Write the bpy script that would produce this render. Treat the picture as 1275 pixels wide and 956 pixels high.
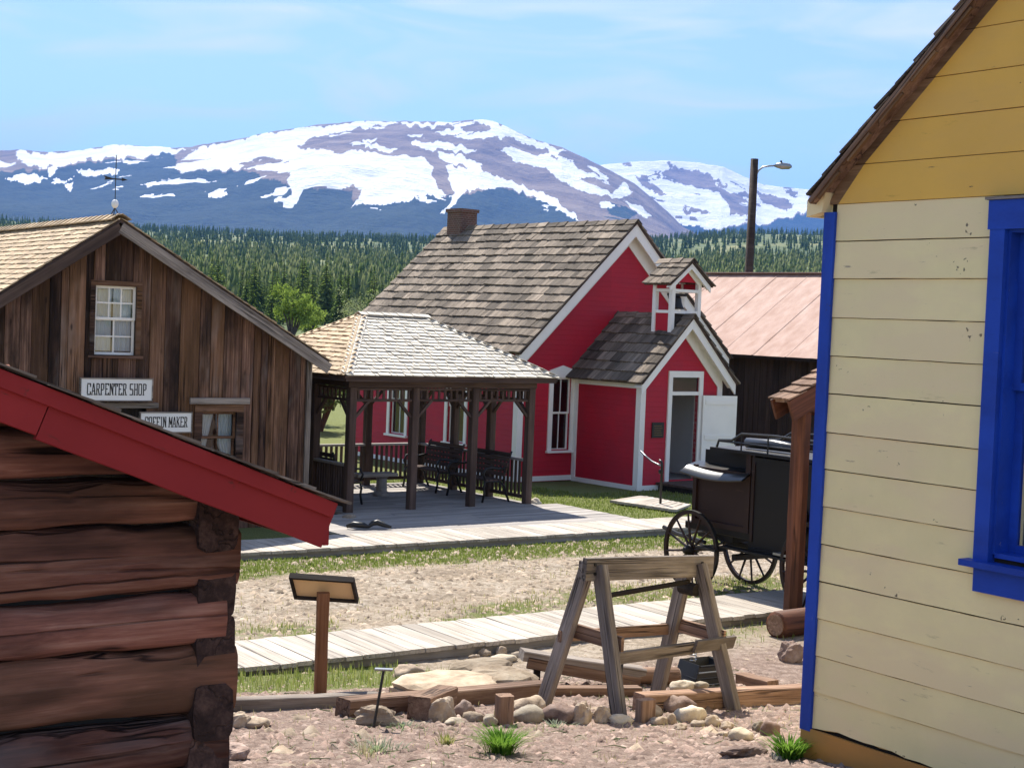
import bpy, math, random
import numpy as np
from mathutils import Vector, Matrix
random.seed(7); rng = np.random.default_rng(7)
for o in list(bpy.data.objects): bpy.data.objects.remove(o)
scene = bpy.context.scene
COL = scene.collection
R_ = math.radians

# ------------------------------------------------------------------ camera
CAMZ = 3.6; FPX = 1916.0; CX, CY = 637.5, 478.0
PITCH = math.atan(78 / FPX); ROLL = math.atan(0.04)
Fv = Vector((0, math.cos(PITCH), -math.sin(PITCH))); U0 = Vector((0, math.sin(PITCH), math.cos(PITCH))); X0 = Vector((1, 0, 0))
Rv = X0 * math.cos(ROLL) + U0 * math.sin(ROLL); Uv = U0 * math.cos(ROLL) - X0 * math.sin(ROLL)
CAM = Vector((0, 0, CAMZ))
cd = bpy.data.cameras.new('camera'); cam = bpy.data.objects.new('camera', cd); COL.objects.link(cam)
cd.sensor_fit = 'HORIZONTAL'; cd.sensor_width = 36; cd.lens = 36 * FPX / 1275
cd.clip_start = 0.1; cd.clip_end = 60000
cam.matrix_world = Matrix.Translation(CAM) @ Matrix((Rv, Uv, -Fv)).transposed().to_4x4()
scene.camera = cam

# ------------------------------------------------------------------ sky, sun, exposure
SUN_EL = 54.0; SUN_AZ = -18.0            # degrees, azimuth from +Y towards +X
sdir = Vector((math.sin(R_(SUN_AZ)) * math.cos(R_(SUN_EL)), math.cos(R_(SUN_AZ)) * math.cos(R_(SUN_EL)), math.sin(R_(SUN_EL))))
world = bpy.data.worlds.new('World'); scene.world = world; world.use_nodes = True
wn = world.node_tree.nodes; wl = world.node_tree.links; wn.clear()
wo = wn.new('ShaderNodeOutputWorld'); bg = wn.new('ShaderNodeBackground'); sk = wn.new('ShaderNodeTexSky')
sk.sky_type = 'NISHITA'; sk.sun_disc = False; sk.sun_elevation = R_(SUN_EL); sk.sun_rotation = R_(SUN_AZ)
sk.altitude = 2500; sk.air_density = 1.0; sk.dust_density = 1.1; sk.ozone_density = 1.3
bg.inputs['Strength'].default_value = 0.10
# faint cirrus streaks all over the sky dome
tc = wn.new('ShaderNodeTexCoord'); mp = wn.new('ShaderNodeMapping'); mp.inputs['Scale'].default_value = (1.6, 2.0, 9.0)
mp.inputs['Rotation'].default_value = (0.0, 0.10, 0.5)
nz = wn.new('ShaderNodeTexNoise'); nz.inputs['Scale'].default_value = 4.2; nz.inputs['Detail'].default_value = 6; nz.inputs['Distortion'].default_value = 1.1
rp = wn.new('ShaderNodeValToRGB'); rp.color_ramp.elements[0].position = 0.44; rp.color_ramp.elements[1].position = 0.80
rp.color_ramp.elements[0].color = (0.05, 0.05, 0.05, 1); rp.color_ramp.elements[1].color = (0.85, 0.85, 0.85, 1)
mx = wn.new('ShaderNodeMix'); mx.data_type = 'RGBA'; mx.inputs[7].default_value = (5.6, 5.8, 6.1, 1)
wl.new(tc.outputs['Generated'], mp.inputs['Vector']); wl.new(mp.outputs[0], nz.inputs['Vector']); wl.new(nz.outputs[0], rp.inputs[0])
wl.new(rp.outputs[0], mx.inputs[0]); wl.new(sk.outputs[0], mx.inputs[6]); wl.new(mx.outputs[2], bg.inputs['Color']); wl.new(bg.outputs[0], wo.inputs['Surface'])
ld = bpy.data.lights.new('sun', 'SUN'); ld.energy = 5.0; ld.angle = R_(0.53); ld.color = (1.0, 0.95, 0.87)
sun = bpy.data.objects.new('sun', ld); COL.objects.link(sun); sun.rotation_euler = sdir.to_track_quat('Z', 'Y').to_euler(); sun.location = (0, 0, 60)
vs = scene.view_settings; vs.view_transform = 'Standard'; vs.look = 'None'; vs.gamma = 1.0; vs.use_curve_mapping = False; vs.exposure = 1.15
try:
    scene.cycles.max_bounces = 6; scene.cycles.diffuse_bounces = 3; scene.cycles.transparent_max_bounces = 8; scene.cycles.volume_bounces = 0
except Exception: pass

# ------------------------------------------------------------------ picking points: pixel of the photograph -> point on the terrain
def ray(px, py): return Fv * FPX + Rv * (px - CX) - Uv * (py - CY)
def at_d(px, py, d): v = ray(px, py); return CAM + v * (d / v.y)
def at_z(px, py, z): v = ray(px, py); return CAM + v * ((z - CAMZ) / v.z)

# ------------------------------------------------------------------ numeric noise and terrain
def _hash(ix, iy, s):
    n = (ix.astype(np.int64) * 374761393 + iy.astype(np.int64) * 668265263 + s * 974634777) & 0xFFFFFFFF
    n = ((n ^ (n >> 13)) * 1274126177) & 0xFFFFFFFF
    return ((n ^ (n >> 16)) & 0xFFFFFF) / float(0xFFFFFF)
def vnoise(x, y, s=0):
    x = np.asarray(x, float); y = np.asarray(y, float)
    ix = np.floor(x); iy = np.floor(y); fx = x - ix; fy = y - iy
    fx = fx * fx * (3 - 2 * fx); fy = fy * fy * (3 - 2 * fy)
    a = _hash(ix, iy, s); b = _hash(ix + 1, iy, s); c = _hash(ix, iy + 1, s); d = _hash(ix + 1, iy + 1, s)
    return (a * (1 - fx) + b * fx) * (1 - fy) + (c * (1 - fx) + d * fx) * fy
def fbm(x, y, o=4, s=0):
    t = 0; a = 0.5
    for i in range(o): t = t + a * (vnoise(x * 2 ** i, y * 2 ** i, s + i) - 0.5); a *= 0.5
    return t
def sstep(a, b, x): t = np.clip((np.asarray(x, float) - a) / (b - a), 0, 1); return t * t * (3 - 2 * t)
def zg(x, y):
    x = np.asarray(x, float); y = np.asarray(y, float)
    z = np.interp(y, [-60, -5, 0, 4, 8, 11, 13, 14.6, 15.6], [2.4, 2.1, 1.85, 1.4, 0.85, 0.50, 0.27, 0.07, 0.0])
    z = z + 0.05 * sstep(0.9, 2.2, x) * sstep(12.8, 11.0, y) * sstep(-2, 6, y)
    r = np.hypot(x, y)
    hill = np.interp(r, [0, 90, 200, 300, 500, 800, 1500, 2500, 4000, 6000, 40000], [0, 0, 1.0, 3, 8.5, 23, 68, 128, 185, 235, 320])
    hill = hill * sstep(-200, 300, y) * (1 + 0.20 * sstep(0.04, 0.15, x / np.maximum(y, 60.0)) * sstep(4200, 2600, r))
    z = z + hill + fbm(x / 420, y / 420, 3, 5) * np.clip((r - 120) / 900, 0, 1) * 26
    z = z + fbm(x / 1.3, y / 1.3, 3, 9) * 0.05 * sstep(60, 20, r)
    V = -0.5736 * x + 0.8192 * y; st = sstep(14.9, 15.5, V) * sstep(19.8, 19.0, V) * sstep(45, 30, r)
    z = z + st * (fbm(x / 0.42, y / 0.42, 2, 19) * 0.09 - 0.035 * np.exp(-((V - 16.6) / 0.16) ** 2) - 0.035 * np.exp(-((V - 18.1) / 0.16) ** 2))
    return z
def zg1(x, y): return float(zg(x, y))
def gpx(px, py):
    """terrain point seen at a pixel of the photograph"""
    v = ray(px, py).normalized(); t = 5.0
    while t < 400:
        p = CAM + v * t
        if p.z < zg1(p.x, p.y): break
        t += 0.05
    return CAM + v * t

# ------------------------------------------------------------------ mesh helpers
def link(o, parent=None):
    COL.objects.link(o)
    if parent is not None: o.parent = parent
    return o
def tag(o, label=None, cat=None, group=None, kind=None):
    if label: o['label'] = label
    if cat: o['category'] = cat
    if group: o['group'] = group
    if kind: o['kind'] = kind
    return o
def empty(name, loc=(0, 0, 0), rz=0.0, label=None, cat=None, group=None, parent=None):
    o = bpy.data.objects.new(name, None); o.location = loc; o.rotation_euler = (0, 0, R_(rz)); o.empty_display_size = 0.2
    link(o, parent); return tag(o, label, cat, group)
def mesh_obj(name, verts, faces, mat, parent=None, smooth=False, M=None):
    me = bpy.data.meshes.new(name); me.from_pydata([tuple(v) for v in verts], [], faces); me.update()
    if mat is not None: me.materials.append(mat)
    if smooth: me.shade_smooth()
    o = bpy.data.objects.new(name, me)
    if M is not None: o.matrix_basis = M
    return link(o, parent)
class MB:
    def __init__(s): s.v = []; s.f = []
    def add(s, vs, fs):
        b = len(s.v); s.v += [tuple(v) for v in vs]; s.f += [tuple(i + b for i in f) for f in fs]; return s
    def box(s, x0, x1, y0, y1, z0, z1):
        v = [(x, y, z) for z in (z0, z1) for y in (y0, y1) for x in (x0, x1)]
        return s.add(v, [(0, 2, 3, 1), (4, 5, 7, 6), (0, 1, 5, 4), (2, 6, 7, 3), (0, 4, 6, 2), (1, 3, 7, 5)])
    def beam(s, p0, p1, w, t, up=(0, 0, 1)):
        M, L = frame(p0, p1, up)
        v = [M @ Vector((x, y, z)) for z in (-t / 2, t / 2) for y in (-w / 2, w / 2) for x in (0, L)]
        return s.add(v, [(0, 2, 3, 1), (4, 5, 7, 6), (0, 1, 5, 4), (2, 6, 7, 3), (0, 4, 6, 2), (1, 3, 7, 5)])
    def prism(s, poly, y0, y1):
        """polygon in x,z (counter-clockwise seen from -y) extruded from y0 (front) to y1"""
        n = len(poly); v = [(x, y0, z) for x, z in poly] + [(x, y1, z) for x, z in poly]
        return s.add(v, [tuple(range(n)), tuple(range(2 * n - 1, n - 1, -1))] + [(i, i + n, (i + 1) % n + n, (i + 1) % n) for i in range(n)])
    def tube(s, pts, r, n=8, cap=True):
        pts = [Vector(p) for p in pts]; rs = r if isinstance(r, (list, tuple)) else [r] * len(pts)
        b = len(s.v); up = Vector((0, 0, 1)); prev = None
        for i, p in enumerate(pts):
            d = (pts[min(i + 1, len(pts) - 1)] - pts[max(i - 1, 0)]).normalized()
            if prev is None:
                a = d.cross(up)
                if a.length < 1e-3: a = d.cross(Vector((1, 0, 0)))
            else: a = prev - d * prev.dot(d)
            a.normalize(); prev = a; c = d.cross(a)
            for k in range(n):
                t = 2 * math.pi * k / n; s.v.append(tuple(p + (a * math.cos(t) + c * math.sin(t)) * rs[i]))
        for i in range(len(pts) - 1):
            for k in range(n):
                s.f.append((b + i * n + k, b + i * n + (k + 1) % n, b + (i + 1) * n + (k + 1) % n, b + (i + 1) * n + k))
        if cap:
            s.f.append(tuple(b + k for k in range(n - 1, -1, -1))); e = b + (len(pts) - 1) * n; s.f.append(tuple(e + k for k in range(n)))
        return s
    def build(s, name, mat, parent=None, smooth=False, M=None): return mesh_obj(name, s.v, s.f, mat, parent, smooth, M)
def frame(p0, p1, up=(0, 0, 1)):
    p0 = Vector(p0); p1 = Vector(p1); d = p1 - p0; L = d.length; x = d / L; z = Vector(up); z = z - x * z.dot(x)
    if z.length < 1e-4: z = Vector((0, 1, 0)) - x * x.y
    z.normalize(); y = z.cross(x)
    M = Matrix((x, y, z)).transposed().to_4x4(); M.translation = p0
    return M, L
def plank_mesh(L, w, t, seg=1, jit=0.0, cf=0.1, twist=0.0):
    c = min(w, t) * cf; hw, ht = w / 2, t / 2
    prof = [(-hw + c, -ht), (hw - c, -ht), (hw, -ht + c), (hw, ht - c), (hw - c, ht), (-hw + c, ht), (-hw, ht - c), (-hw, -ht + c)]
    v = []; f = []
    for i in range(seg + 1):
        jy = random.uniform(-1, 1) * jit; jz = random.uniform(-1, 1) * jit * 0.5; js = 1 + random.uniform(-1, 1) * jit / w
        tw = twist * (i / seg - 0.5)
        for (y, z) in prof:
            yy = y * js + jy; zz = z + jz
            v.append((L * i / seg, yy * math.cos(tw) - zz * math.sin(tw), yy * math.sin(tw) + zz * math.cos(tw)))
    for i in range(seg):
        for k in range(8):
            f.append((i * 8 + k, i * 8 + (k + 1) % 8, (i + 1) * 8 + (k + 1) % 8, (i + 1) * 8 + k))
    f.append(tuple(range(7, -1, -1))); f.append(tuple(seg * 8 + k for k in range(8)))
    return v, [tuple(reversed(q)) for q in f]
def plank(name, p0, p1, w, t, mat, parent=None, up=(0, 0, 1), seg=1, jit=0.0, cf=0.1, twist=0.0):
    M, L = frame(p0, p1, up); v, f = plank_mesh(L, w, t, seg, jit, cf, twist)
    return mesh_obj(name, v, f, mat, parent, False, M)
def share(name, src, M, parent=None):
    o = src.copy(); o.name = name; o.matrix_basis = M
    for k in list(o.keys()): del o[k]
    return link(o, parent)
def copy_tree(o, parent=None, col=COL):
    c = o.copy(); col.objects.link(c); c.parent = parent
    for ch in o.children: copy_tree(ch, c)
    return c
def inst(name, me, M, parent): o = bpy.data.objects.new(name, me); o.matrix_basis = M; return link(o, parent)
def strip_wall(mb, x0, x1, z0, top, breaks, holes, y0, y1):
    """wall in the x-z plane with a roof line top(x) and rectangular holes (xa, xb, za, zb)"""
    xs = sorted(set([x0, x1] + [b for b in breaks if x0 < b < x1] + [h for q in holes for h in q[:2] if x0 < h < x1]))
    for a, b in zip(xs, xs[1:]):
        m = (a + b) / 2; hs = sorted([(h[2], h[3]) for h in holes if h[0] < m < h[1]]); z = z0
        for (za, zb) in hs:
            if za > z: mb.prism([(a, z), (b, z), (b, za), (a, za)], y0, y1)
            z = zb
        if min(top(a), top(b)) > z - 1e-4:
            poly = [(a, z), (b, z), (b, top(b)), (a, top(a))]
            mb.prism(poly, y0, y1)
    return mb

# ------------------------------------------------------------------ materials
class NT:
    def __init__(s, name):
        s.m = bpy.data.materials.new(name); s.m.use_nodes = True; s.t = s.m.node_tree; s.t.nodes.clear()
        s.out = s.t.nodes.new('ShaderNodeOutputMaterial')
    def n(s, ty, props=None, **inp):
        nd = s.t.nodes.new(ty)
        for k, v in (props or {}).items(): setattr(nd, k, v)
        for k, v in inp.items():
            k = int(k[1:]) if k[0] == '_' and k[1:].isdigit() else k.replace('_', ' ')
            s.set(nd.inputs[k], v)
        return nd
    def set(s, sock, v):
        if isinstance(v, bpy.types.NodeSocket): s.t.links.new(v, sock)
        elif isinstance(v, bpy.types.Node): s.t.links.new(v.outputs[0], sock)
        else:
            if isinstance(v, (tuple, list)) and len(v) == 3 and sock.type == 'RGBA': v = (*v, 1)
            sock.default_value = v
    def math(s, op, a, b=0.0, c=0.0, clamp=False): return s.n('ShaderNodeMath', {'operation': op, 'use_clamp': clamp}, _0=a, _1=b, _2=c).outputs[0]
    def vmath(s, op, a, b=(0, 0, 0)): return s.n('ShaderNodeVectorMath', {'operation': op}, _0=a, _1=b).outputs[0]
    def mix(s, f, a, b, mode='MIX'):
        nd = s.n('ShaderNodeMix', {'data_type': 'RGBA', 'blend_type': mode}); s.set(nd.inputs[0], f); s.set(nd.inputs[6], a); s.set(nd.inputs[7], b); return nd.outputs[2]
    def ramp(s, f, stops):
        nd = s.n('ShaderNodeValToRGB'); s.set(nd.inputs[0], f); e = nd.color_ramp.elements
        while len(e) < len(stops): e.new(0.5)
        for i, (p, c) in enumerate(stops):
            e[i].position = p; e[i].color = (*c, 1) if isinstance(c, (tuple, list)) else (c, c, c, 1)
        return nd.outputs[0]
    def noise(s, vec, scale=5, detail=4, rough=0.55, dist=0.0):
        return s.n('ShaderNodeTexNoise', None, Vector=vec, Scale=scale, Detail=detail, Roughness=rough, Distortion=dist).outputs[0]
    def rand(s):
        return s.math('FRACT', s.math('ADD', s.n('ShaderNodeObjectInfo').outputs['Random'], s.n('ShaderNodeNewGeometry').outputs['Random Per Island']))
    def coord(s, scale=(1, 1, 1), rnd=None, kind='Object'):
        v = s.n('ShaderNodeTexCoord').outputs[kind]
        if rnd is not None: v = s.vmath('ADD', v, s.n('ShaderNodeCombineXYZ', None, X=s.math('MULTIPLY', rnd, 31.7), Y=s.math('MULTIPLY', rnd, 17.3), Z=s.math('MULTIPLY', rnd, 53.1)).outputs[0])
        return s.n('ShaderNodeMapping', None, Vector=v, Scale=scale).outputs[0]
    def bump(s, h, strength=0.3, dist=0.02): return s.n('ShaderNodeBump', None, Height=h, Strength=strength, Distance=dist).outputs[0]
    def done(s, col, rough=0.8, normal=None, metal=0.0, spec=0.3, **kw):
        b = s.n('ShaderNodeBsdfPrincipled', None, Base_Color=col, Roughness=rough, Metallic=metal)
        b.inputs['Specular IOR Level'].default_value = spec
        for k, v in kw.items(): s.set(b.inputs[k.replace('_', ' ')], v)
        if normal is not None: s.set(b.inputs['Normal'], normal)
        s.t.links.new(b.outputs[0], s.out.inputs[0]); return s.m
def mul(c, k): return tuple(a * k for a in c)
def wood(name, c0, c1, c2, var=0.35, grain=22, along=0.8, rough=0.85, bump=0.35, spec=0.2, knots=0.0, blotch=0.5, hue=0.0, crack=0.0):
    t = NT(name); r = t.rand(); v = t.coord((along, grain, grain), r)
    g = t.noise(v, 1.0, 7, 0.65, 0.4); g2 = t.noise(t.coord((along * 5, grain * 4.5, grain * 4.5), r), 1.0, 4, 0.7); g = t.math('ADD', t.math('MULTIPLY', g, 0.72), t.math('MULTIPLY', g2, 0.28)); col = t.ramp(g, [(0.30, c0), (0.5, c1), (0.72, c2)])
    lo = t.noise(t.coord((0.9, 3.5, 3.5), r), 1.0, 4, 0.6)
    col = t.mix(t.math('MULTIPLY', t.ramp(lo, [(0.42, 0.0), (0.62, 1.0)]), blotch), col, mul(c0, 0.75))
    br = t.math('MULTIPLY_ADD', r, 2 * var, 1 - var); col = t.mix(1.0, col, t.n('ShaderNodeCombineColor', None, Red=br, Green=br, Blue=br).outputs[0], 'MULTIPLY')
    if hue:
        r2 = t.math('FRACT', t.math('MULTIPLY', r, 7.31)); hv = t.noise(t.coord((0.7, 2.5, 2.5), r2), 1.0, 3, 0.6)
        col = t.mix(t.math('MULTIPLY', t.ramp(t.math('MULTIPLY_ADD', r2, 0.5, t.math('MULTIPLY', hv, 0.6)), [(0.45, 0.0), (0.8, 1.0)]), hue), col, t.mix(0.6, col, (0.34, 0.17, 0.07), 'MIX'))
        col = t.mix(t.math('MULTIPLY', t.ramp(hv, [(0.56, 0.0), (0.7, 1.0)]), hue), col, t.mix(0.55, col, (0.30, 0.27, 0.25), 'MIX'))
    if knots:
        vo = t.n('ShaderNodeTexVoronoi', None, Vector=t.coord((1.6, 5, 5), r), Scale=1.0).outputs[0]
        col = t.mix(t.math('MULTIPLY', t.ramp(vo, [(0.04, 1.0), (0.12, 0.0)]), knots), col, mul(c0, 0.4))
    hgt = g
    if crack:
        cn = t.noise(t.coord((along * 0.45, grain * 0.55, grain * 0.55), r), 1.0, 3, 0.5); ck = t.ramp(cn, [(0.475, 0.0), (0.497, 1.0), (0.503, 1.0), (0.525, 0.0)])
        br2 = t.ramp(t.noise(t.coord((0.8, 2, 2), r), 1.0, 2), [(0.45, 0.0), (0.6, 1.0)]); ck = t.math('MULTIPLY', ck, t.math('MULTIPLY', br2, crack))
        col = t.mix(ck, col, mul(c0, 0.25)); hgt = t.math('SUBTRACT', g, t.math('MULTIPLY', ck, 1.5))
    return t.done(col, rough, t.bump(hgt, bump, 0.012), spec=spec)
def paint(name, c, rough=0.6, var=0.08, wear=None, wearamt=0.0, bump=0.12, spec=0.35, lap=0.0, dirt=0.25, scale=1.0, patch=None, pits=0.0):
    t = NT(name); r = t.rand(); v = t.coord((1, 1, 1), r)
    n1 = t.noise(v, 2.2 * scale, 5, 0.6); n2 = t.noise(v, 40 * scale, 3, 0.6)
    col = t.mix(t.math('MULTIPLY', t.ramp(n1, [(0.35, 0.0), (0.75, 1.0)]), dirt), c, mul(c, 0.62))
    br = t.math('MULTIPLY_ADD', r, 2 * var, 1 - var); col = t.mix(1.0, col, t.n('ShaderNodeCombineColor', None, Red=br, Green=br, Blue=br).outputs[0], 'MULTIPLY')
    h = n2
    if patch is not None: col = t.mix(t.ramp(t.noise(t.coord((0.8, 2.2, 2.2), r), 1.3, 5, 0.6), [(0.42, 0.0), (0.6, 0.75)]), col, patch)
    if pits:
        vo = t.n('ShaderNodeTexVoronoi', None, Vector=t.vmath('ADD', t.coord((2.0, 4.5, 1.0), r), t.n('ShaderNodeTexNoise', None, Vector=v, Scale=18.0).outputs[1]), Scale=1.0).outputs[0]; vo = t.math('ADD', vo, t.math('MULTIPLY', t.noise(v, 1.7, 2), 0.16)); col = t.mix(t.math('MULTIPLY', t.ramp(vo, [(0.125, 1.0), (0.165, 0.0)]), pits), col, (0.05, 0.035, 0.025))
        sm = t.noise(t.coord((3, 14, 14), r), 1.0, 6, 0.7); col = t.mix(t.ramp(sm, [(0.64, 0.0), (0.74, 0.55)]), col, mul(c, 0.45))
    if wear is not None:
        w = t.noise(t.coord((1.2, 9, 9), r), 2.0, 8, 0.7); msk = t.ramp(w, [(0.66 - wearamt, 0.0), (0.70 - wearamt, 1.0)]); col = t.mix(msk, col, wear)
    if lap:
        zc = t.n('ShaderNodeSeparateXYZ', None, Vector=t.n('ShaderNodeTexCoord').outputs['Object']).outputs[2]
        saw = t.math('FRACT', t.math('DIVIDE', zc, lap)); h = t.math('ADD', t.math('MULTIPLY', saw, -1.4), t.math('MULTIPLY', n2, 0.3))
        return t.done(col, rough, t.bump(h, 0.8, 0.014), spec=spec)
    return t.done(col, rough, t.bump(h, bump, 0.006), spec=spec)
def plain(name, c, rough=0.6, metal=0.0, spec=0.4, var=0.3, scale=6):
    t = NT(name); n1 = t.noise(t.coord((1, 1, 1), t.rand()), scale, 5, 0.6)
    return t.done(t.mix(t.math('MULTIPLY', t.ramp(n1, [(0.3, 0.0), (0.7, 1.0)]), var), c, mul(c, 0.5)), rough, t.bump(n1, 0.2, 0.01), metal, spec)
def rockmat(name, c0, c1, c2, scale=6):
    t = NT(name); r = t.rand(); v = t.coord((1, 1, 1), r)
    n1 = t.noise(v, scale, 6, 0.65); n2 = t.noise(v, scale * 7, 4, 0.7)
    col = t.ramp(n1, [(0.3, c0), (0.5, c1), (0.7, c2)]); col = t.mix(t.math('MULTIPLY', n2, 0.45), col, mul(c0, 0.6))
    br = t.math('MULTIPLY_ADD', r, 0.75, 0.55); col = t.mix(1.0, col, t.n('ShaderNodeCombineColor', None, Red=br, Green=br, Blue=br).outputs[0], 'MULTIPLY')
    return t.done(col, 0.9, t.bump(t.math('ADD', n1, t.math('MULTIPLY', n2, 0.4)), 0.5, 0.03), spec=0.2)
def leafmat(name, c0, c1, c2, trans=0.25):
    t = NT(name); r = t.rand(); ob = t.n('ShaderNodeObjectInfo').outputs['Random']
    col = t.ramp(t.math('MULTIPLY_ADD', r, 0.55, t.math('MULTIPLY', ob, 0.45)), [(0.05, c0), (0.5, c1), (0.95, c2)])
    d = t.n('ShaderNodeBsdfDiffuse', None, Color=col); tr = t.n('ShaderNodeBsdfTranslucent', None, Color=t.mix(0.5, col, (0.25, 0.35, 0.05), 'ADD'))
    m = t.n('ShaderNodeMixShader', None, _0=trans, _1=d.outputs[0], _2=tr.outputs[0]); t.t.links.new(m.outputs[0], t.out.inputs[0]); return t.m
def glassmat(name):
    t = NT(name); n1 = t.noise(t.coord((1, 1, 1)), 2.5, 2)
    fr = t.n('ShaderNodeFresnel', None, IOR=1.5, Normal=t.bump(n1, 0.15, 0.02)); g = t.n('ShaderNodeBsdfGlossy', None, Roughness=0.03, Normal=t.bump(n1, 0.15, 0.02)); tr = t.n('ShaderNodeBsdfTransparent', None, Color=(0.82, 0.86, 0.85))
    m = t.n('ShaderNodeMixShader', None, _0=t.math('MULTIPLY_ADD', fr.outputs[0], 1.4, 0.03, True), _1=tr.outputs[0], _2=g.outputs[0]); t.t.links.new(m.outputs[0], t.out.inputs[0]); return t.m

M = {}
M['old_board'] = wood('old_board', (0.035, 0.021, 0.015), (0.115, 0.06, 0.04), (0.33, 0.205, 0.14), 0.6, 34, 0.5, bump=0.9, knots=0.8, blotch=0.9, hue=0.5, crack=0.9)
M['dark_wood'] = wood('dark_wood', (0.045, 0.03, 0.024), (0.10, 0.065, 0.05), (0.16, 0.11, 0.085), 0.25, 25, 0.8)
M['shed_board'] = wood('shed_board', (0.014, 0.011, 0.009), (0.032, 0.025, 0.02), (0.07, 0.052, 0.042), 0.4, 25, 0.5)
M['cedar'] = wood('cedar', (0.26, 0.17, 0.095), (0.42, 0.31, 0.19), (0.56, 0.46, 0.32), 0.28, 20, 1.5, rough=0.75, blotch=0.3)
M['sheen_cedar'] = wood('sheen_cedar', (0.36, 0.31, 0.23), (0.52, 0.47, 0.38), (0.66, 0.61, 0.51), 0.2, 20, 1.5, rough=0.55, spec=0.5, blotch=0.2)  # paler cedar, with the gazebo front slope's backlit sheen put into the colour
M['shake'] = wood('shake', (0.075, 0.056, 0.042), (0.19, 0.15, 0.112), (0.38, 0.315, 0.245), 0.55, 30, 1.0, bump=0.8, blotch=0.5, crack=0.8)
M['walk'] = wood('walk', (0.25, 0.21, 0.17), (0.42, 0.37, 0.31), (0.54, 0.49, 0.42), 0.2, 26, 0.8, blotch=0.35, rough=0.85, crack=0.7, bump=0.5)
M['deck'] = wood('deck', (0.20, 0.18, 0.165), (0.33, 0.30, 0.27), (0.44, 0.40, 0.36), 0.18, 24, 0.9, blotch=0.3)
M['log'] = wood('log', (0.05, 0.022, 0.017), (0.29, 0.115, 0.075), (0.56, 0.31, 0.21), 0.4, 13, 0.5, bump=1.0, knots=0.9, blotch=0.85, hue=0.6, crack=1.0)
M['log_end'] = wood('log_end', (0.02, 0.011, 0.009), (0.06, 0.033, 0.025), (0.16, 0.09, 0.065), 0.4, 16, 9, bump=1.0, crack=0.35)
M['grey_timber'] = wood('grey_timber', (0.11, 0.088, 0.072), (0.25, 0.21, 0.175), (0.43, 0.375, 0.325), 0.25, 26, 0.7, bump=0.8, knots=0.9, crack=1.0, blotch=0.6)
M['brown_timber'] = wood('brown_timber', (0.11, 0.062, 0.04), (0.26, 0.16, 0.105), (0.44, 0.31, 0.22), 0.28, 22, 0.8, bump=0.7, knots=0.6, crack=0.9)
M['stain'] = wood('stain', (0.055, 0.021, 0.011), (0.125, 0.046, 0.023), (0.21, 0.085, 0.044), 0.2, 22, 0.7, rough=0.65, spec=0.25, crack=0.8, blotch=0.7)
M['bare_siding'] = wood('bare_siding', (0.11, 0.062, 0.032), (0.21, 0.125, 0.065), (0.32, 0.20, 0.11), 0.2, 18, 1.0, knots=0.8)
M['barn_red'] = paint('barn_red', (0.32, 0.030, 0.028), 0.55, 0.06, (0.17, 0.03, 0.022), 0.02, dirt=0.35, patch=(0.26, 0.024, 0.024), pits=0.5, spec=0.12)
M['red'] = paint('red', (0.46, 0.010, 0.026), 0.6, 0.03, lap=0.115, dirt=0.4, patch=(0.38, 0.012, 0.026))
M['red_flat'] = paint('red_flat', (0.46, 0.010, 0.026), 0.6, 0.03, dirt=0.2)
M['white'] = paint('white', (0.84, 0.80, 0.73), 0.5, 0.04, (0.5, 0.46, 0.4), -0.02, dirt=0.18)
M['blue'] = paint('blue', (0.013, 0.066, 0.43), 0.5, 0.08, (0.20, 0.20, 0.22), -0.01, dirt=0.45, patch=(0.010, 0.042, 0.28), pits=0.6, bump=0.3, spec=0.25)
M['pale_yellow'] = paint('pale_yellow', (0.88, 0.74, 0.37), 0.6, 0.05, (0.40, 0.31, 0.20), 0.0, dirt=0.28, patch=(0.82, 0.65, 0.36), pits=0.85)
M['ochre'] = paint('ochre', (0.76, 0.44, 0.075), 0.6, 0.06, (0.20, 0.11, 0.05), -0.02, dirt=0.25, patch=(0.70, 0.41, 0.09), pits=0.85)
M['skirt'] = paint('skirt', (0.48, 0.225, 0.05), 0.65, 0.05, (0.25, 0.12, 0.05), 0.0, dirt=0.4, patch=(0.40, 0.19, 0.05), pits=0.6)
M['sign_white'] = paint('sign_white', (0.78, 0.77, 0.73), 0.5, 0.02, dirt=0.12)
M['sign_post'] = wood('sign_post', (0.12, 0.05, 0.022), (0.23, 0.105, 0.05), (0.34, 0.18, 0.09), 0.1, 22, 0.8, crack=0.6)
M['sign_tan'] = paint('sign_tan', (0.72, 0.50, 0.26), 0.6, 0.02, dirt=0.15)
M['ink'] = plain('ink', (0.012, 0.012, 0.012), 0.6)
M['iron'] = plain('iron', (0.02, 0.019, 0.018), 0.45, 0.3, 0.5)
M['grey_metal'] = plain('grey_metal', (0.30, 0.31, 0.32), 0.35, 0.8, 0.5)
M['coach'] = paint('coach', (0.008, 0.006, 0.005), 0.5, 0.1, (0.035, 0.022, 0.015), 0.02, spec=0.3, dirt=0.4)
M['coach_brown'] = paint('coach_brown', (0.024, 0.010, 0.007), 0.5, 0.1, (0.055, 0.027, 0.017), 0.04, spec=0.3, dirt=0.4)
M['leather'] = paint('leather', (0.022, 0.02, 0.018), 0.3, 0.1, (0.2, 0.18, 0.16), 0.0, spec=0.7)
M['curtain'] = paint('curtain', (0.72, 0.78, 0.86), 0.9, 0.05, dirt=0.3)
M['glass'] = glassmat('glass')
M['dark_room'] = plain('dark_room', (0.035, 0.03, 0.028), 0.9)
M['plaster'] = plain('plaster', (0.8, 0.8, 0.78), 0.8, var=0.1)
M['brass'] = plain('brass', (0.16, 0.10, 0.05), 0.4, 0.8)
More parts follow.
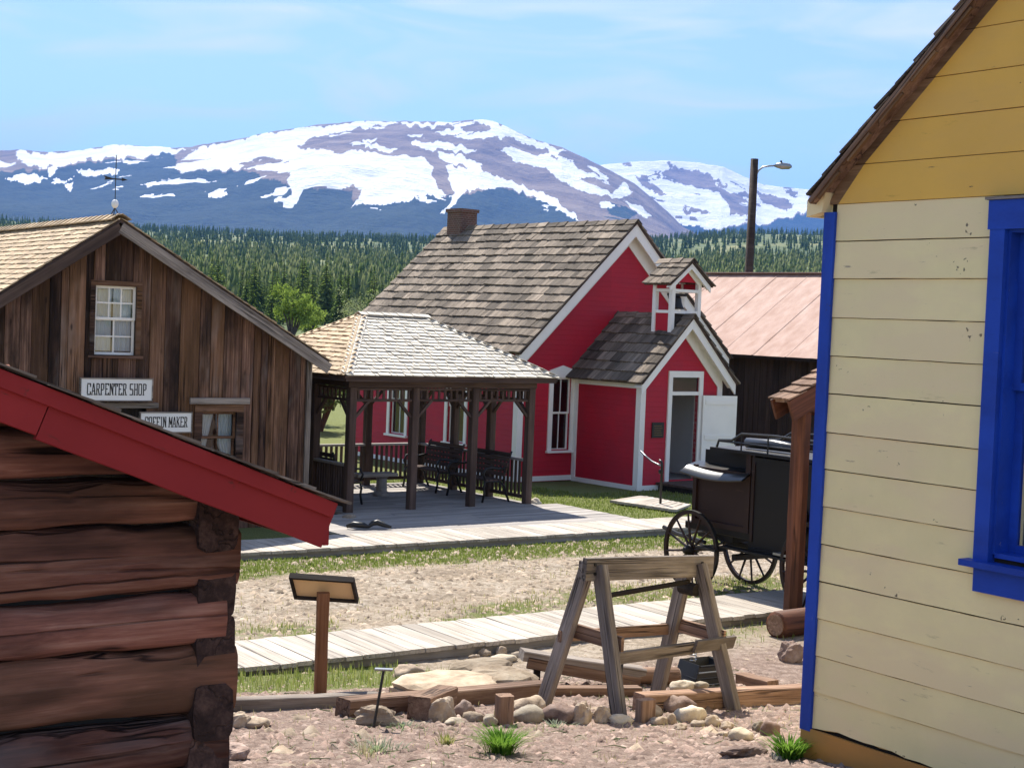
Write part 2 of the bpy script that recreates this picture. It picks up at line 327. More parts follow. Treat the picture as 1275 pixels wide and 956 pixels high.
M['fieldstone'] = rockmat('fieldstone', (0.20, 0.15, 0.11), (0.36, 0.28, 0.20), (0.52, 0.43, 0.33))
M['slab_stone'] = rockmat('slab_stone', (0.22, 0.16, 0.105), (0.38, 0.30, 0.21), (0.52, 0.44, 0.33), 3)
M['pale_stone'] = rockmat('pale_stone', (0.34, 0.28, 0.20), (0.50, 0.42, 0.31), (0.62, 0.55, 0.44), 4)
M['red_stone'] = rockmat('red_stone', (0.16, 0.105, 0.083), (0.30, 0.21, 0.168), (0.45, 0.35, 0.29))
M['trunk'] = wood('trunk', (0.05, 0.035, 0.026), (0.10, 0.075, 0.058), (0.16, 0.13, 0.10), 0.2, 3, 3)
M['pole'] = wood('pole', (0.03, 0.02, 0.016), (0.06, 0.042, 0.034), (0.10, 0.075, 0.06), 0.1, 14, 0.5)
M['needles'] = leafmat('needles', (0.025, 0.046, 0.014), (0.072, 0.105, 0.03), (0.16, 0.185, 0.065), 0.4)
M['pale_needles'] = leafmat('pale_needles', (0.06, 0.09, 0.045), (0.10, 0.14, 0.07), (0.17, 0.20, 0.11), 0.2)
M['far_needles'] = leafmat('far_needles', (0.035, 0.058, 0.022), (0.09, 0.125, 0.045), (0.22, 0.235, 0.11), 0.4)
M['leaf'] = leafmat('leaf', (0.10, 0.15, 0.025), (0.19, 0.25, 0.05), (0.31, 0.36, 0.09), 0.3)
M['twig_leaf'] = leafmat('twig_leaf', (0.14, 0.16, 0.09), (0.22, 0.23, 0.14), (0.32, 0.31, 0.20), 0.3)
M['grass'] = leafmat('grass', (0.09, 0.12, 0.025), (0.17, 0.195, 0.055), (0.36, 0.31, 0.15), 0.3)
M['lush'] = leafmat('lush', (0.05, 0.13, 0.015), (0.09, 0.20, 0.025), (0.17, 0.30, 0.05), 0.35)
M['dry_grass'] = leafmat('dry_grass', (0.24, 0.20, 0.11), (0.38, 0.31, 0.19), (0.52, 0.45, 0.29), 0.3)
M['sage'] = leafmat('sage', (0.13, 0.16, 0.12), (0.22, 0.26, 0.19), (0.34, 0.36, 0.27), 0.3)
def brickmat():
    t = NT('brickwork'); v = t.coord((1, 1, 1)); sx = t.n('ShaderNodeSeparateXYZ', None, Vector=v)
    vv = t.n('ShaderNodeCombineXYZ', None, X=t.math('ADD', sx.outputs[0], sx.outputs[1]), Y=sx.outputs[2]).outputs[0]
    b = t.n('ShaderNodeTexBrick', None, Vector=vv, Color1=(0.20, 0.075, 0.05), Color2=(0.12, 0.055, 0.04), Mortar=(0.28, 0.24, 0.20), Scale=4.5, Mortar_Size=0.03)
    return t.done(t.mix(t.noise(v, 8, 4), b.outputs[0], (0.10, 0.06, 0.045)), 0.9, t.bump(b.outputs[1], -0.4, 0.02))
M['brick'] = brickmat()
def rustmat():
    t = NT('rust_metal'); v = t.coord((1, 1, 1), t.rand()); n1 = t.noise(t.coord((0.5, 4, 4)), 0.8, 5, 0.6); n2 = t.noise(v, 5, 6, 0.7)
    col = t.ramp(n1, [(0.3, (0.29, 0.18, 0.14)), (0.5, (0.37, 0.25, 0.205)), (0.7, (0.44, 0.32, 0.27))]); col = t.mix(t.math('MULTIPLY', n2, 0.35), col, (0.30, 0.13, 0.07))
    return t.done(col, 0.75, t.bump(n2, 0.15, 0.01), metal=0.0, spec=0.2)
M['rust'] = rustmat()
def groundmat():
    t = NT('ground'); v = t.n('ShaderNodeTexCoord').outputs['Object']
    at = t.n('ShaderNodeAttribute', {'attribute_name': 'cover'}); sx = t.n('ShaderNodeSeparateColor', None, Color=at.outputs['Color'])
    n1 = t.noise(v, 0.9, 6, 0.6); n2 = t.noise(v, 9, 6, 0.68); n3 = t.noise(v, 55, 4, 0.7)
    street = t.ramp(n1, [(0.3, (0.32, 0.25, 0.185)), (0.5, (0.43, 0.355, 0.275)), (0.7, (0.53, 0.455, 0.37))])
    street = t.mix(t.ramp(n2, [(0.40, 0.7), (0.58, 0.0)]), street, (0.19, 0.15, 0.10))
    street = t.mix(t.ramp(n2, [(0.60, 0.0), (0.72, 0.6)]), street, (0.56, 0.48, 0.38))
    red = t.ramp(n2, [(0.3, (0.15, 0.107, 0.083)), (0.5, (0.30, 0.222, 0.178)), (0.7, (0.43, 0.34, 0.28))]); red = t.mix(t.ramp(n3, [(0.40, 0.65), (0.55, 0.0)]), red, (0.15, 0.10, 0.08))
    gr = t.ramp(n3, [(0.3, (0.075, 0.10, 0.03)), (0.5, (0.15, 0.17, 0.055)), (0.72, (0.28, 0.25, 0.12))])
    hill = t.ramp(t.noise(v, 0.012, 6, 0.6), [(0.3, (0.05, 0.075, 0.03)), (0.5, (0.10, 0.125, 0.055)), (0.66, (0.23, 0.22, 0.11))])
    col = t.mix(sx.outputs[0], street, red)
    gm = t.ramp(t.math('ADD', sx.outputs[1], t.math('MULTIPLY_ADD', n2, 1.1, -0.55)), [(0.35, 0.0), (0.6, 1.0)])
    col = t.mix(gm, col, gr); col = t.mix(sx.outputs[2], col, hill)
    h = t.math('ADD', t.math('MULTIPLY', n2, 1.0), t.math('MULTIPLY', n3, 0.5))
    return t.done(col, 0.95, t.bump(h, 0.9, 0.06), spec=0.1)
M['ground'] = groundmat()
def mountmat():
    t = NT('mountain'); v = t.n('ShaderNodeTexCoord').outputs['Object']
    at = t.n('ShaderNodeAttribute', {'attribute_name': 'cover'}); sx = t.n('ShaderNodeSeparateColor', None, Color=at.outputs['Color'])
    n1 = t.noise(v, 0.004, 7, 0.65); n2 = t.noise(v, 0.025, 5, 0.7)
    rock = t.ramp(n1, [(0.3, (0.11, 0.08, 0.054)), (0.5, (0.20, 0.15, 0.105)), (0.7, (0.30, 0.235, 0.17))])
    forest = t.ramp(n2, [(0.3, (0.010, 0.020, 0.012)), (0.6, (0.028, 0.046, 0.024))])
    col = t.mix(sx.outputs[1], rock, forest)
    sn = t.ramp(t.math('ADD', sx.outputs[0], t.math('MULTIPLY_ADD', n2, 0.5, -0.25)), [(0.42, 0.0), (0.58, 1.0)])
    col = t.mix(sn, col, t.ramp(n1, [(0.3, (0.58, 0.60, 0.64)), (0.6, (0.78, 0.79, 0.80))]))
    return t.done(col, 0.9, t.bump(t.math('ADD', n1, t.math('MULTIPLY', n2, 0.4)), 0.9, 60.0), spec=0.1)
M['mountain'] = mountmat()

# ================================================================== THE SETTING
def UVc(x, y, a=35.0): c, s = math.cos(R_(a)), math.sin(R_(a)); return x * c + y * s, -x * s + y * c
def XYc(u, v, a=35.0): c, s = math.cos(R_(a)), math.sin(R_(a)); return u * c - v * s, u * s + v * c
def grass_amount(x, y):
    U, V = UVc(x, y); n = fbm(x / 1.1, y / 1.1, 4, 31); n2 = fbm(x / 3.0, y / 3.0, 3, 47)
    g = np.zeros_like(U)
    g = np.maximum(g, 0.95 * sstep(12.2, 12.7, V) * (V < 13.7) * sstep(8.6, 7.4, U + 2 * n))            # strip before the near walk, left
    g = np.maximum(g, (0.30 + 1.0 * n) * sstep(12.2, 12.9, V) * (V < 13.7) * sstep(11.0, 12.5, U))       # same strip, right of the sawhorse
    g = np.maximum(g, (0.52 + 1.2 * n) * sstep(16.9, 15.3, V) * (V > 14.5))                               # beyond the near walk
    g = np.maximum(g, (0.72 + 1.2 * n) * sstep(17.2, 15.6, V) * (V > 14.5) * sstep(11.2, 12.6, U))
    g = np.maximum(g, (0.02 + 1.3 * n2) * (V > 15.5) * (V < 20.3))                                        # thin weeds in the street
    g = np.maximum(g, (0.95 + 0.5 * n) * sstep(18.5, 19.3, V) * (V < 20.6))                               # before the far walk
    g = np.maximum(g, (0.85 + 0.9 * n) * sstep(21.0, 21.6, V))                                            # the lawn round the school
    return np.clip(g, 0, 1)
def axis(parts):
    out = []
    for a, b, n in parts: out += list(np.linspace(a, b, n, endpoint=False))
    return np.array(out + [parts[-1][1]])
gx = np.concatenate([-np.geomspace(14000, 13, 60), axis([(-12, -6, 24), (-6, 9, 130), (9, 16, 24)]), np.geomspace(17, 14000, 60)])
gy = np.concatenate([np.array([-2000, -900, -400, -180, -80, -40, -20, -10, -4]), axis([(0, 8, 20), (8, 24, 150), (24, 42, 80)]), np.geomspace(44, 15000, 110)])
GX, GY = np.meshgrid(gx, gy); GZ = zg(GX, GY); nX, nY = len(gx), len(gy)
verts = np.stack([GX.ravel(), GY.ravel(), GZ.ravel()], 1)
idx = np.arange(nX * nY).reshape(nY, nX)
quads = np.stack([idx[:-1, :-1].ravel(), idx[:-1, 1:].ravel(), idx[1:, 1:].ravel(), idx[1:, :-1].ravel()], 1)
def np_mesh(name, verts, quads, mat, parent=None, smooth=True, attr=None):
    me = bpy.data.meshes.new(name); k = quads.shape[1]
    me.vertices.add(len(verts)); me.vertices.foreach_set('co', np.asarray(verts, np.float32).ravel())
    me.loops.add(quads.size); me.loops.foreach_set('vertex_index', np.asarray(quads, np.int32).ravel())
    me.polygons.add(len(quads)); me.polygons.foreach_set('loop_start', np.arange(0, quads.size, k, dtype=np.int32))
    me.update(calc_edges=True); me.validate()
    if attr is not None:
        a = me.attributes.new('cover', 'FLOAT_COLOR', 'POINT'); a.data.foreach_set('color', np.asarray(attr, np.float32).ravel())
    me.materials.append(mat)
    if smooth: me.shade_smooth()
    return link(bpy.data.objects.new(name, me), parent)
U_, V_ = UVc(GX, GY)
cov = np.zeros((nX * nY, 4)); cov[:, 3] = 1
cov[:, 0] = sstep(13.3, 12.1, V_ + 0.8 * fbm(GX / 1.5, GY / 1.5, 3, 3)).ravel()
cov[:, 1] = grass_amount(GX, GY).ravel()
cov[:, 2] = sstep(55, 110, np.hypot(GX, GY)).ravel()
tag(np_mesh('ground', verts, quads, M['ground'], None, True, cov), kind='structure')

# ---- mountains
def px_arr(P):
    Q = P - np.array(CAM); w = Q @ np.array(Fv); return CX + FPX * (Q @ np.array(Rv)) / w, CY - FPX * (Q @ np.array(Uv)) / w
def inpoly(px, py, poly):
    r = np.zeros(px.shape, bool); n = len(poly)
    for i in range(n):
        x1, y1 = poly[i]; x2, y2 = poly[(i + 1) % n]
        if y1 == y2: continue
        c = ((y1 > py) != (y2 > py)) & (px < (x2 - x1) * (py - y1) / (y2 - y1) + x1); r ^= c
    return r
SNOW = [
 [(218,205),(240,187),(300,174),(345,164),(400,156),(450,152),(492,151),(497,154),(470,158),(425,164),(388,172),(368,182),(372,185),(400,187),(440,189),(490,192),(525,196),(540,205),(538,218),(545,232),(556,241),(548,246),(520,246),(495,252),(475,256),(455,254),(438,258),(448,247),(452,235),(440,231),(415,237),(395,233),(378,238),(372,253),(366,254),(364,236),(355,222),(335,215),(300,210),(270,212),(245,213),(225,215)],
 [(586,150),(602,147),(618,150),(640,162),(680,179),(706,191),(690,191),(660,181),(640,173),(620,170),(600,173),(570,172),(565,168),(590,166),(610,163),(612,158),(598,154)],
 [(512,178),(540,176),(575,183),(592,187),(580,191),(550,187),(515,183)], [(455,180),(480,182),(497,185),(485,188),(455,185)], [(450,174),(468,174),(466,178),(452,178)],
 [(540,163),(570,160),(590,163),(580,167),(548,167)], [(500,153),(560,152),(575,155),(540,157),(505,157)],
 [(556,205),(562,203),(576,210),(597,205),(604,214),(625,222),(636,226),(668,238),(689,247),(699,254),(712,274),(689,256),(661,243),(632,235),(611,238),(594,235),(579,240),(565,254),(553,264),(546,264),(562,251),(567,240),(558,226),(555,215)],
 [(545,190),(570,192),(600,204),(590,209),(560,202),(548,200)],
 [(625,184),(643,185),(661,192),(689,194),(714,205),(724,214),(756,219),(756,223),(731,221),(721,222),(742,231),(759,242),(767,236),(770,230),(779,229),(786,242),(774,246),(756,246),(738,243),(717,236),(703,225),(682,213),(661,206),(639,200),(629,187)],
 [(18,187),(60,191),(100,188),(145,180),(215,184),(232,184),(212,191),(170,195),(120,197),(80,206),(55,209),(30,204),(22,198)], [(-200,196),(0,200),(22,203),(10,208),(-200,214)],
 [(700,262),(715,268),(720,276),(705,272)], [(745,252),(765,255),(760,262),(748,260)], [(776,250),(800,258),(812,272),(800,270),(785,260)],
 [(5,222),(40,215),(60,222),(30,230)], [(80,232),(92,226),(88,238)], [(95,212),(150,208),(145,217),(105,219)]]
ROCKS_IN = [(388,169),(372,178),(372,183),(400,185)]
FOREST = [(-400,214),(0,213),(60,211),(120,200),(175,197),(216,189),(222,214),(300,212),(362,232),(368,252),(378,236),(440,236),(440,252),(500,248),(545,245),(575,243),(610,236),(640,238),(690,255),(722,276),(760,290),(760,500),(-400,500)]
RSNOW = [(690,190),(760,200),(830,194),(905,200),(940,222),(1010,230),(1300,235),(1300,262),(1010,262),(985,268),(960,276),(900,284),(860,282),(835,276),(815,254),(780,225)]
RROCK = [[(815,213),(845,208),(879,215),(895,226),(909,240),(928,238),(936,250),(932,270),(911,270),(906,254),(892,239),(873,232),(845,229),(826,224)], [(940,238),(962,243),(988,252),(978,262),(955,256)], [(790,218),(806,224),(830,245),(820,244),(800,232)], [(850,262),(880,258),(884,263),(855,267)], [(1005,242),(1040,248),(1030,258),(1008,254)]]
def mountain(name, sky, D0, D1, px0, px1, step, rows, h0f, amp, seed, snow_rule):
    pxs = np.arange(px0, px1, step); a = []; e = []
    sx = np.array([p[0] for p in sky]); sy = np.array([p[1] for p in sky])
    yy = np.interp(pxs, sx, sy) + (fbm(pxs / 14.0, pxs * 0, 3, seed)) * 2.2
    for x, y in zip(pxs, yy): v = ray(x, y); a.append(v.x / v.y); e.append(v.z / v.y)
    a = np.array(a); e = np.array(e); D1a = D1 * (1 + 0.10 * fbm(pxs / 160.0, pxs * 0, 3, seed + 7))
    t = np.concatenate([np.linspace(0, 1, rows) ** 0.9, [1.06, 1.2, 1.45]])
    T, A = np.meshgrid(t, a, indexing='ij'); E = np.broadcast_to(e, T.shape); DD = np.broadcast_to(D1a, T.shape)
    Y = D0 + (DD - D0) * T; hr = CAMZ + E * DD; h0 = h0f * D0
    Z = h0 + (hr - h0) * np.minimum(T, 1) ** 1.3
    X = A * Y
    Z = Z + amp * 3.2 * np.clip(T * (1 - T), 0, 1) * (fbm(X / 1500, Y / 2600, 5, seed + 3) + 0.5 * fbm(X / 420, Y / 1200, 4, seed + 13))
    Z = Z - np.clip(T - 1, 0, 1) * 900
    P = np.stack([X.ravel(), Y.ravel(), Z.ravel()], 1); nr, nc = T.shape; ii = np.arange(nr * nc).reshape(nr, nc)
    q = np.stack([ii[:-1, :-1].ravel(), ii[:-1, 1:].ravel(), ii[1:, 1:].ravel(), ii[1:, :-1].ravel()], 1)
    px, py = px_arr(P); c = np.zeros((len(P), 4)); c[:, 3] = 1
    j = fbm(P[:, 0] / 120, P[:, 1] / 240, 5, seed + 21); k = fbm(P[:, 0] / 120, P[:, 1] / 240, 5, seed + 33); fg = fbm(px / 7.0, py / 40.0, 4, seed + 41)
    snow_rule(px + 9 * j, py + 6 * k + 11 * fg, c, j, k, px, py); return tag(np_mesh(name, P, q, M['mountain'], None, True, c), kind='structure')
def main_rule(qx, qy, c, j, k, px, py):
    s = np.zeros(len(qx))
    for poly in SNOW: s = np.maximum(s, inpoly(qx, qy, poly))
    fo = inpoly(qx, qy, FOREST)
    # scattered drifts between the rocks and thinning trees along the timber line
    s = np.maximum(s, ((k > 0.14) & inpoly(px, py, [(395,163),(560,152),(610,150),(640,172),(620,178),(520,172),(400,186)])) * 1.0)
    s = np.maximum(s, ((j > 0.13) & inpoly(px, py, [(216,196),(262,190),(268,216),(225,220)])) * 1.0)
    s = np.maximum(s, ((j > 0.16) & inpoly(px, py, [(640,176),(760,215),(790,244),(720,214),(650,186)])) * 1.0)
    s = np.maximum(s, ((j > 0.15) & inpoly(px, py, [(560,240),(610,232),(690,248),(712,280),(660,252),(600,244),(560,262),(450,262),(450,244)])) * 1.0)
    s = np.maximum(s, ((j > 0.17) & inpoly(px, py, [(60,205),(215,196),(365,225),(365,262),(60,235)])) * 1.0)
    s = s * (1 - ((k > 0.11) & inpoly(px, py, [(218,200),(330,195),(380,205),(380,235),(300,215),(220,220)])))
    fo = np.maximum(fo, (j + k > 0.05) & inpoly(px, py, [(745,246),(785,246),(800,262),(780,275),(735,268)]))
    c[:, 0] = s; c[:, 1] = fo
def right_rule(qx, qy, c, j, k, px, py):
    s = inpoly(qx, qy, RSNOW) * 1.0
    for poly in RROCK: s = s * (1 - inpoly(qx, qy, poly) * 1.0)
    s = np.maximum(s, (j > 0.12) & inpoly(px, py, RROCK[0])); s = s * (1 - ((j > 0.19) & (py < 275)))
    c[:, 0] = s; c[:, 1] = inpoly(qx, qy, [(600,300),(690,250),(780,262),(835,277),(900,285),(960,277),(1010,263),(1300,262),(1500,500),(600,500)]) & (s < 0.5)
SKY_MAIN = [(-600,225),(-260,200),(-100,188),(0,188),(20,186),(60,190),(100,187),(145,180),(215,184),(235,183),(300,172),(345,163),(400,155),(450,151),(500,151),(560,152),(600,149),(615,151),(635,160),(660,172),(700,184),(745,205),(790,228),(830,262),(850,282),(900,310),(1000,335)]
SKY_R = [(560,320),(640,290),(700,240),(745,206),(790,201),(830,200),(870,203),(900,208),(925,220),(950,230),(975,233),(1010,236),(1060,242),(1200,252),(1500,275)]
mountain('mountain', SKY_MAIN, 4700, 9300, -420, 940, 1.15, 165, 0.036, 330, 11, main_rule)
mountain('mountain', SKY_R, 8200, 12600, 600, 1460, 1.5, 110, 0.027, 300, 71, right_rule)

# ---- boardwalks (the planks are pieces of the setting)
walk_meshes = []
for k in range(6):
    v, f = plank_mesh(1.0, 0.182, 0.045, 2, 0.004, 0.12); me = bpy.data.meshes.new('plank'); me.from_pydata(v, [], f); me.materials.append(M['walk']); walk_meshes.append(me)
def boardwalk(name, u0, u1, v0, v1, z):
    x, y = XYc(0, 0); root = empty(name, (0, 0, 0), 35.0); tag(root, kind='structure'); u = u0; i = 0
    while u < u1:
        w = 0.19 * random.uniform(0.96, 1.04); a = random.uniform(-0.025, 0.02); b = random.uniform(-0.02, 0.025); sk_ = random.uniform(-0.006, 0.006)
        Mx, L = frame((u + w / 2 - sk_, v0 + a, z - 0.022 + random.uniform(-0.004, 0.004)), (u + w / 2 + sk_, v1 + b, z - 0.022 + random.uniform(-0.004, 0.004)))
        inst('plank', walk_meshes[i % 6], Mx @ Matrix.Diagonal((L, w / 0.19, 1, 1)), root); u += w; i += 1
    for vv in (v0 + 0.09, (v0 + v1) / 2, v1 - 0.09): plank('stringer', (u0, vv, z - 0.11), (u1, vv, z - 0.11), 0.07, 0.125, M['deck'], root)
    return root
boardwalk('boardwalk', 4.6, 18.2, 13.62, 14.78, 0.13)
boardwalk('boardwalk', 5.0, 24.0, 20.15, 21.3, 0.13)

# ================================================================== BUILDINGS
def local_cam(root):
    Mw = Matrix.Translation(root.location) @ Matrix.Rotation(root.rotation_euler.z, 4, 'Z'); return Mw.inverted() @ CAM
def shingle_meshes(n, L, t, mat, jit=0.012):
    out = []
    for k in range(n):
        a = random.uniform(-jit, jit); b = random.uniform(-jit, jit); c = random.uniform(0.6, 1.0)
        v = [(a, -0.5, 0), (b, 0.5, 0), (L, 0.5, 0), (L, -0.5, 0), (a, -0.5, t * c), (b, 0.5, t), (L, 0.5, t * 0.25), (L, -0.5, t * 0.25)]
        f = [(0, 3, 2, 1), (4, 5, 6, 7), (0, 1, 5, 4), (1, 2, 6, 5), (2, 3, 7, 6), (3, 0, 4, 7)]
        me = bpy.data.meshes.new('shingle'); me.from_pydata(v, [], f); me.materials.append(mat); out.append((me, v, f))
    return out
def shingles(parent, origin, along, up, limits, slope, expo, wr, mat, nparts, root, thick=0.022, name='shingle', tilt=0.05):
    """rows of shingles; limits(t) gives the ends of the row at upslope distance t. The nearest nparts are parts, the rest one part of stuff"""
    along = Vector(along).normalized(); up = Vector(up).normalized(); nrm = along.cross(up).normalized()
    if nrm.z < 0: nrm = -nrm
    ms = shingle_meshes(7, expo * 1.65, thick, mat); todo = []; t = 0.0; origin = Vector(origin)
    while t < slope - expo * 0.4:
        a, b = limits(t); x = a - random.uniform(0, wr[0])
        while x < b:
            w = random.uniform(*wr); x0 = max(x, a); x1 = min(x + w, b)
            if x1 - x0 > 0.03:
                xx = (up + nrm * -tilt).normalized(); zz = (nrm + up * tilt).normalized(); yy = zz.cross(xx)
                p = origin + along * ((x0 + x1) / 2) + up * (t + random.uniform(-0.05, 0.04) * expo) + nrm * (0.006 + expo * tilt * 1.7 + random.uniform(0, 0.006))
                Mx = Matrix((xx, yy, zz)).transposed().to_4x4(); Mx.translation = p
                Ls = min(1.0, (slope - t) / (expo * 1.65) + 0.02)
                Mx = Mx @ Matrix.Diagonal((Ls, (x1 - x0 - random.uniform(0.006, 0.02)), random.uniform(0.8, 1.3), 1)); todo.append((Mx, random.randrange(7), p))
            x += w
        t += expo
    lc = local_cam(root); todo.sort(key=lambda q: (q[2] - lc).length)
    for Mx, k, p in todo[:nparts]: inst(name, ms[k][0], Mx, parent)
    if todo[nparts:]:
        mb = MB()
        for Mx, k, p in todo[nparts:]: mb.add([Mx @ Vector(v) for v in ms[k][1]], ms[k][2])
        tag(mb.build(name + '_field', mat, parent), kind='stuff')
def sash_window(parent, x0, x1, z0, z1, y, frame_mat, sash_mat, casing=0.11, cols=2, rows_top=1, rows_bot=1, cols_bot=None, curtain=None, sill=True, head=0.0, depth=0.10, casing_y=0.03, split=0.5):
    """window > casing, sash, glazing bars, panes, curtain; lies in a wall whose face is at y"""
    win = empty('window', (0, 0, 0), 0, parent=parent); c = casing
    mb = MB(); yf = y - casing_y
    mb.box(x0 - c, x0, yf, y + 0.02, z0 - 0.02, z1); mb.box(x1, x1 + c, yf, y + 0.02, z0 - 0.02, z1)
    mb.box(x0 - c, x1 + c, yf - 0.003, y + 0.02, z1, z1 + c + head * 0.3)
    if head: mb.prism([(x0 - c, z1 + c + head * .3), (x1 + c, z1 + c + head * .3), ((x0 + x1) / 2, z1 + c + head)], yf - 0.003, y + 0.02)
    mb.build('casing', frame_mat, win)
    if sill: MB().box(x0 - c - 0.03, x1 + c + 0.03, yf - 0.05, y + 0.03, z0 - 0.07, z0 - 0.02).build('sill', frame_mat, win)
    zm = z0 + (z1 - z0) * split; s = 0.04
    for (za, zb, yy, nc, nr) in ((zm, z1, y + 0.035, cols, rows_top), (z0 - 0.018, zm + 0.03, y + 0.065, cols_bot or cols, rows_bot)):
        m = MB(); m.box(x0, x0 + s, yy, yy + 0.03, za, zb); m.box(x1 - s, x1, yy, yy + 0.03, za, zb); m.box(x0 + s, x1 - s, yy, yy + 0.03, za, za + s); m.box(x0 + s, x1 - s, yy, yy + 0.03, zb - s, zb)
        sash = m.build('sash', sash_mat, win)
        gx0, gx1, gz0, gz1 = x0 + s, x1 - s, za + s, zb - s
        for i in range(1, nc): xm = gx0 + (gx1 - gx0) * i / nc; MB().box(xm - 0.011, xm + 0.011, yy + 0.004, yy + 0.026, gz0, gz1).build('glazing_bar', sash_mat, sash)
        for i in range(1, nr): zz = gz0 + (gz1 - gz0) * i / nr; MB().box(gx0, gx1, yy + 0.002, yy + 0.024, zz - 0.011, zz + 0.011).build('glazing_bar', sash_mat, sash)
        for i in range(nc):
            for j in range(nr):
                a = gx0 + (gx1 - gx0) * i / nc + 0.008; b = gx0 + (gx1 - gx0) * (i + 1) / nc - 0.008; cc = gz0 + (gz1 - gz0) * j / nr + 0.008; d = gz0 + (gz1 - gz0) * (j + 1) / nr - 0.008
                tl = random.uniform(-0.003, 0.003)
                mesh_obj('pane', [(a, yy + 0.014 + tl, cc), (b, yy + 0.014 - tl, cc), (b, yy + 0.014 - tl, d), (a, yy + 0.014 + tl, d)], [(0, 1, 2, 3)], M['glass'], sash)
    if curtain:
        for (pts) in curtain: # each: list of rows (z, xa, xb)
            v = []; n = 18
            for (z, xa, xb) in pts:
                for i in range(n + 1): t = i / n; v.append((xa + (xb - xa) * t, y + 0.17 + 0.022 * math.sin(t * 6.28 * 4.5 + z), z))
            f = [(r * (n + 1) + i, r * (n + 1) + i + 1, (r + 1) * (n + 1) + i + 1, (r + 1) * (n + 1) + i) for r in range(len(pts) - 1) for i in range(n)]
            mesh_obj('curtain', v, f, M['curtain'], win, True)
    MB().box(x0 - 0.3, x1 + 0.3, y + 0.75, y + 0.78, z0 - 0.4, z1 + 0.3).build('room_backing', M['dark_room'], win)
    return win

# ------------------------------------------------------------------ red schoolhouse
P_ = at_z(793, 611, 0.0)
S = empty('schoolhouse', (P_.x, P_.y, 0), 39.0, 'red schoolhouse with white trim, shake roof and small bell tower over its porch', 'building')
MX0, MX1, MY0, MY1 = -1.66, 4.62, 2.2, 9.15; MC = (MX0 + MX1) / 2; EZ, PZ = 2.92, 6.02; k_m = (PZ - EZ) / (MC - MX0 + 0.2)
PX0, PX1 = 0.0, 2.5; PC = 1.25; PEZ, PPZ = 2.40, 3.86; k_p = (PPZ - PEZ) / (PC - PX0 + 0.22)
topm = lambda x: PZ - 0.12 - abs(x - MC) * k_m
topp = lambda x: PPZ - 0.12 - abs(x - PC) * k_p
win_f = (-0.66, -0.12, 0.72, 2.36); win_f2 = (2 * MC + 0.12, 2 * MC + 0.66, 0.72, 2.36)
DX0, DX1 = 0.93, 1.78
MB_ = strip_wall(MB(), MX0, MX1, 0.0, topm, [MC], [win_f, (1.0, 1.9, 0.2, 2.2)], MY0, MY0 + 0.12); MB_.build('wall', M['red'], S)
side_w = [(MY0 + 1.95, MY0 + 2.62, 0.72, 2.36), (MY0 + 4.35, MY0 + 5.02, 0.72, 2.36)]
w = empty('side_wall', (MX0, 0, 0), -90, parent=S)     # local x runs towards the camera: x' = -y
strip_wall(MB(), -MY1, -MY0, 0.0, lambda x: EZ, [], [(-b, -a, c, d) for a, b, c, d in side_w], 0.0, 0.12).build('wall', M['red'], w)
for a, b, c, d in side_w: sash_window(w, -b, -a, c, d, 0.0, M['white'], M['white'], 0.10, 2, 1, 1)
w2 = MB().box(MX1 - 0.12, MX1, MY0 + 0.12, MY1, 0, EZ); w2.prism([(MX0, 0), (MX1, 0), (MX1, topm(MX1)), (MC, topm(MC)), (MX0, topm(MX0))], MY1 - 0.12, MY1 + 0.001); w2.build('rear_wall', M['red'], S)
sash_window(S, *win_f, MY0, M['white'], M['white'], 0.12, 2, 1, 1, head=0.16)
pw = strip_wall(MB(), PX0, PX1, 0.1, topp, [PC], [(DX0, DX1, 0.2, 2.5)], 0.0, 0.1); pw.build('porch_wall', M['red'], S)
MB().box(PX0, PX0 + 0.1, 0.1, MY0, 0.0, PEZ - 0.02).build('porch_wall', M['red'], S); MB().box(PX1 - 0.1, PX1, 0.1, MY0, 0.0, PEZ - 0.02).build('porch_wall', M['red'], S)
MB().box(PX1 - 0.13, PX1 - 0.11, 0.12, MY0 - 0.02, 0.2, 2.5).build('porch_lining', M['plaster'], S); MB().box(0.12, PX1 - 0.12, 0.1, MY0, 0.12, 0.19).build('porch_floor', M['deck'], S)
MB().box(0.1, PX1 - 0.13, MY0 - 0.03, MY0 - 0.005, 0.2, 2.6).build('porch_lining', M['plaster'], S)
# white trim
for q_ in ((MX0 - 0.03, MX0 + 0.13, MY0 - 0.03, MY0 - 0.001), (MX0 - 0.031, MX0 - 0.001, MY0, MY0 + 0.13), (MX0 - 0.031, MX0 - 0.001, MY1 - 0.13, MY1), (MX1 - 0.13, MX1 + 0.03, MY0 - 0.03, MY0 - 0.001)):
    MB().box(*q_, 0.12, EZ).build('corner_board', M['white'], S)
for xa, xb in ((PX0 - 0.03, PX0 + 0.12), (PX1 - 0.12, PX1 + 0.03)): MB().box(xa, xb, -0.03, -0.001, 0.1, PEZ - 0.02).build('corner_board', M['white'], S)
MB().box(PX0 - 0.031, PX0 - 0.001, 0.0, 0.12, 0.1, PEZ - 0.02).build('corner_board', M['white'], S); MB().box(PX0 - 0.032, PX0 - 0.001, MY0 - 0.14, MY0 - 0.02, 0.1, PEZ).build('corner_board', M['white'], S)
MB().box(PX0 - 0.033, PX0 - 0.002, 0.12, MY0 - 0.14, PEZ - 0.16, PEZ - 0.01).build('frieze_board', M['white'], S)
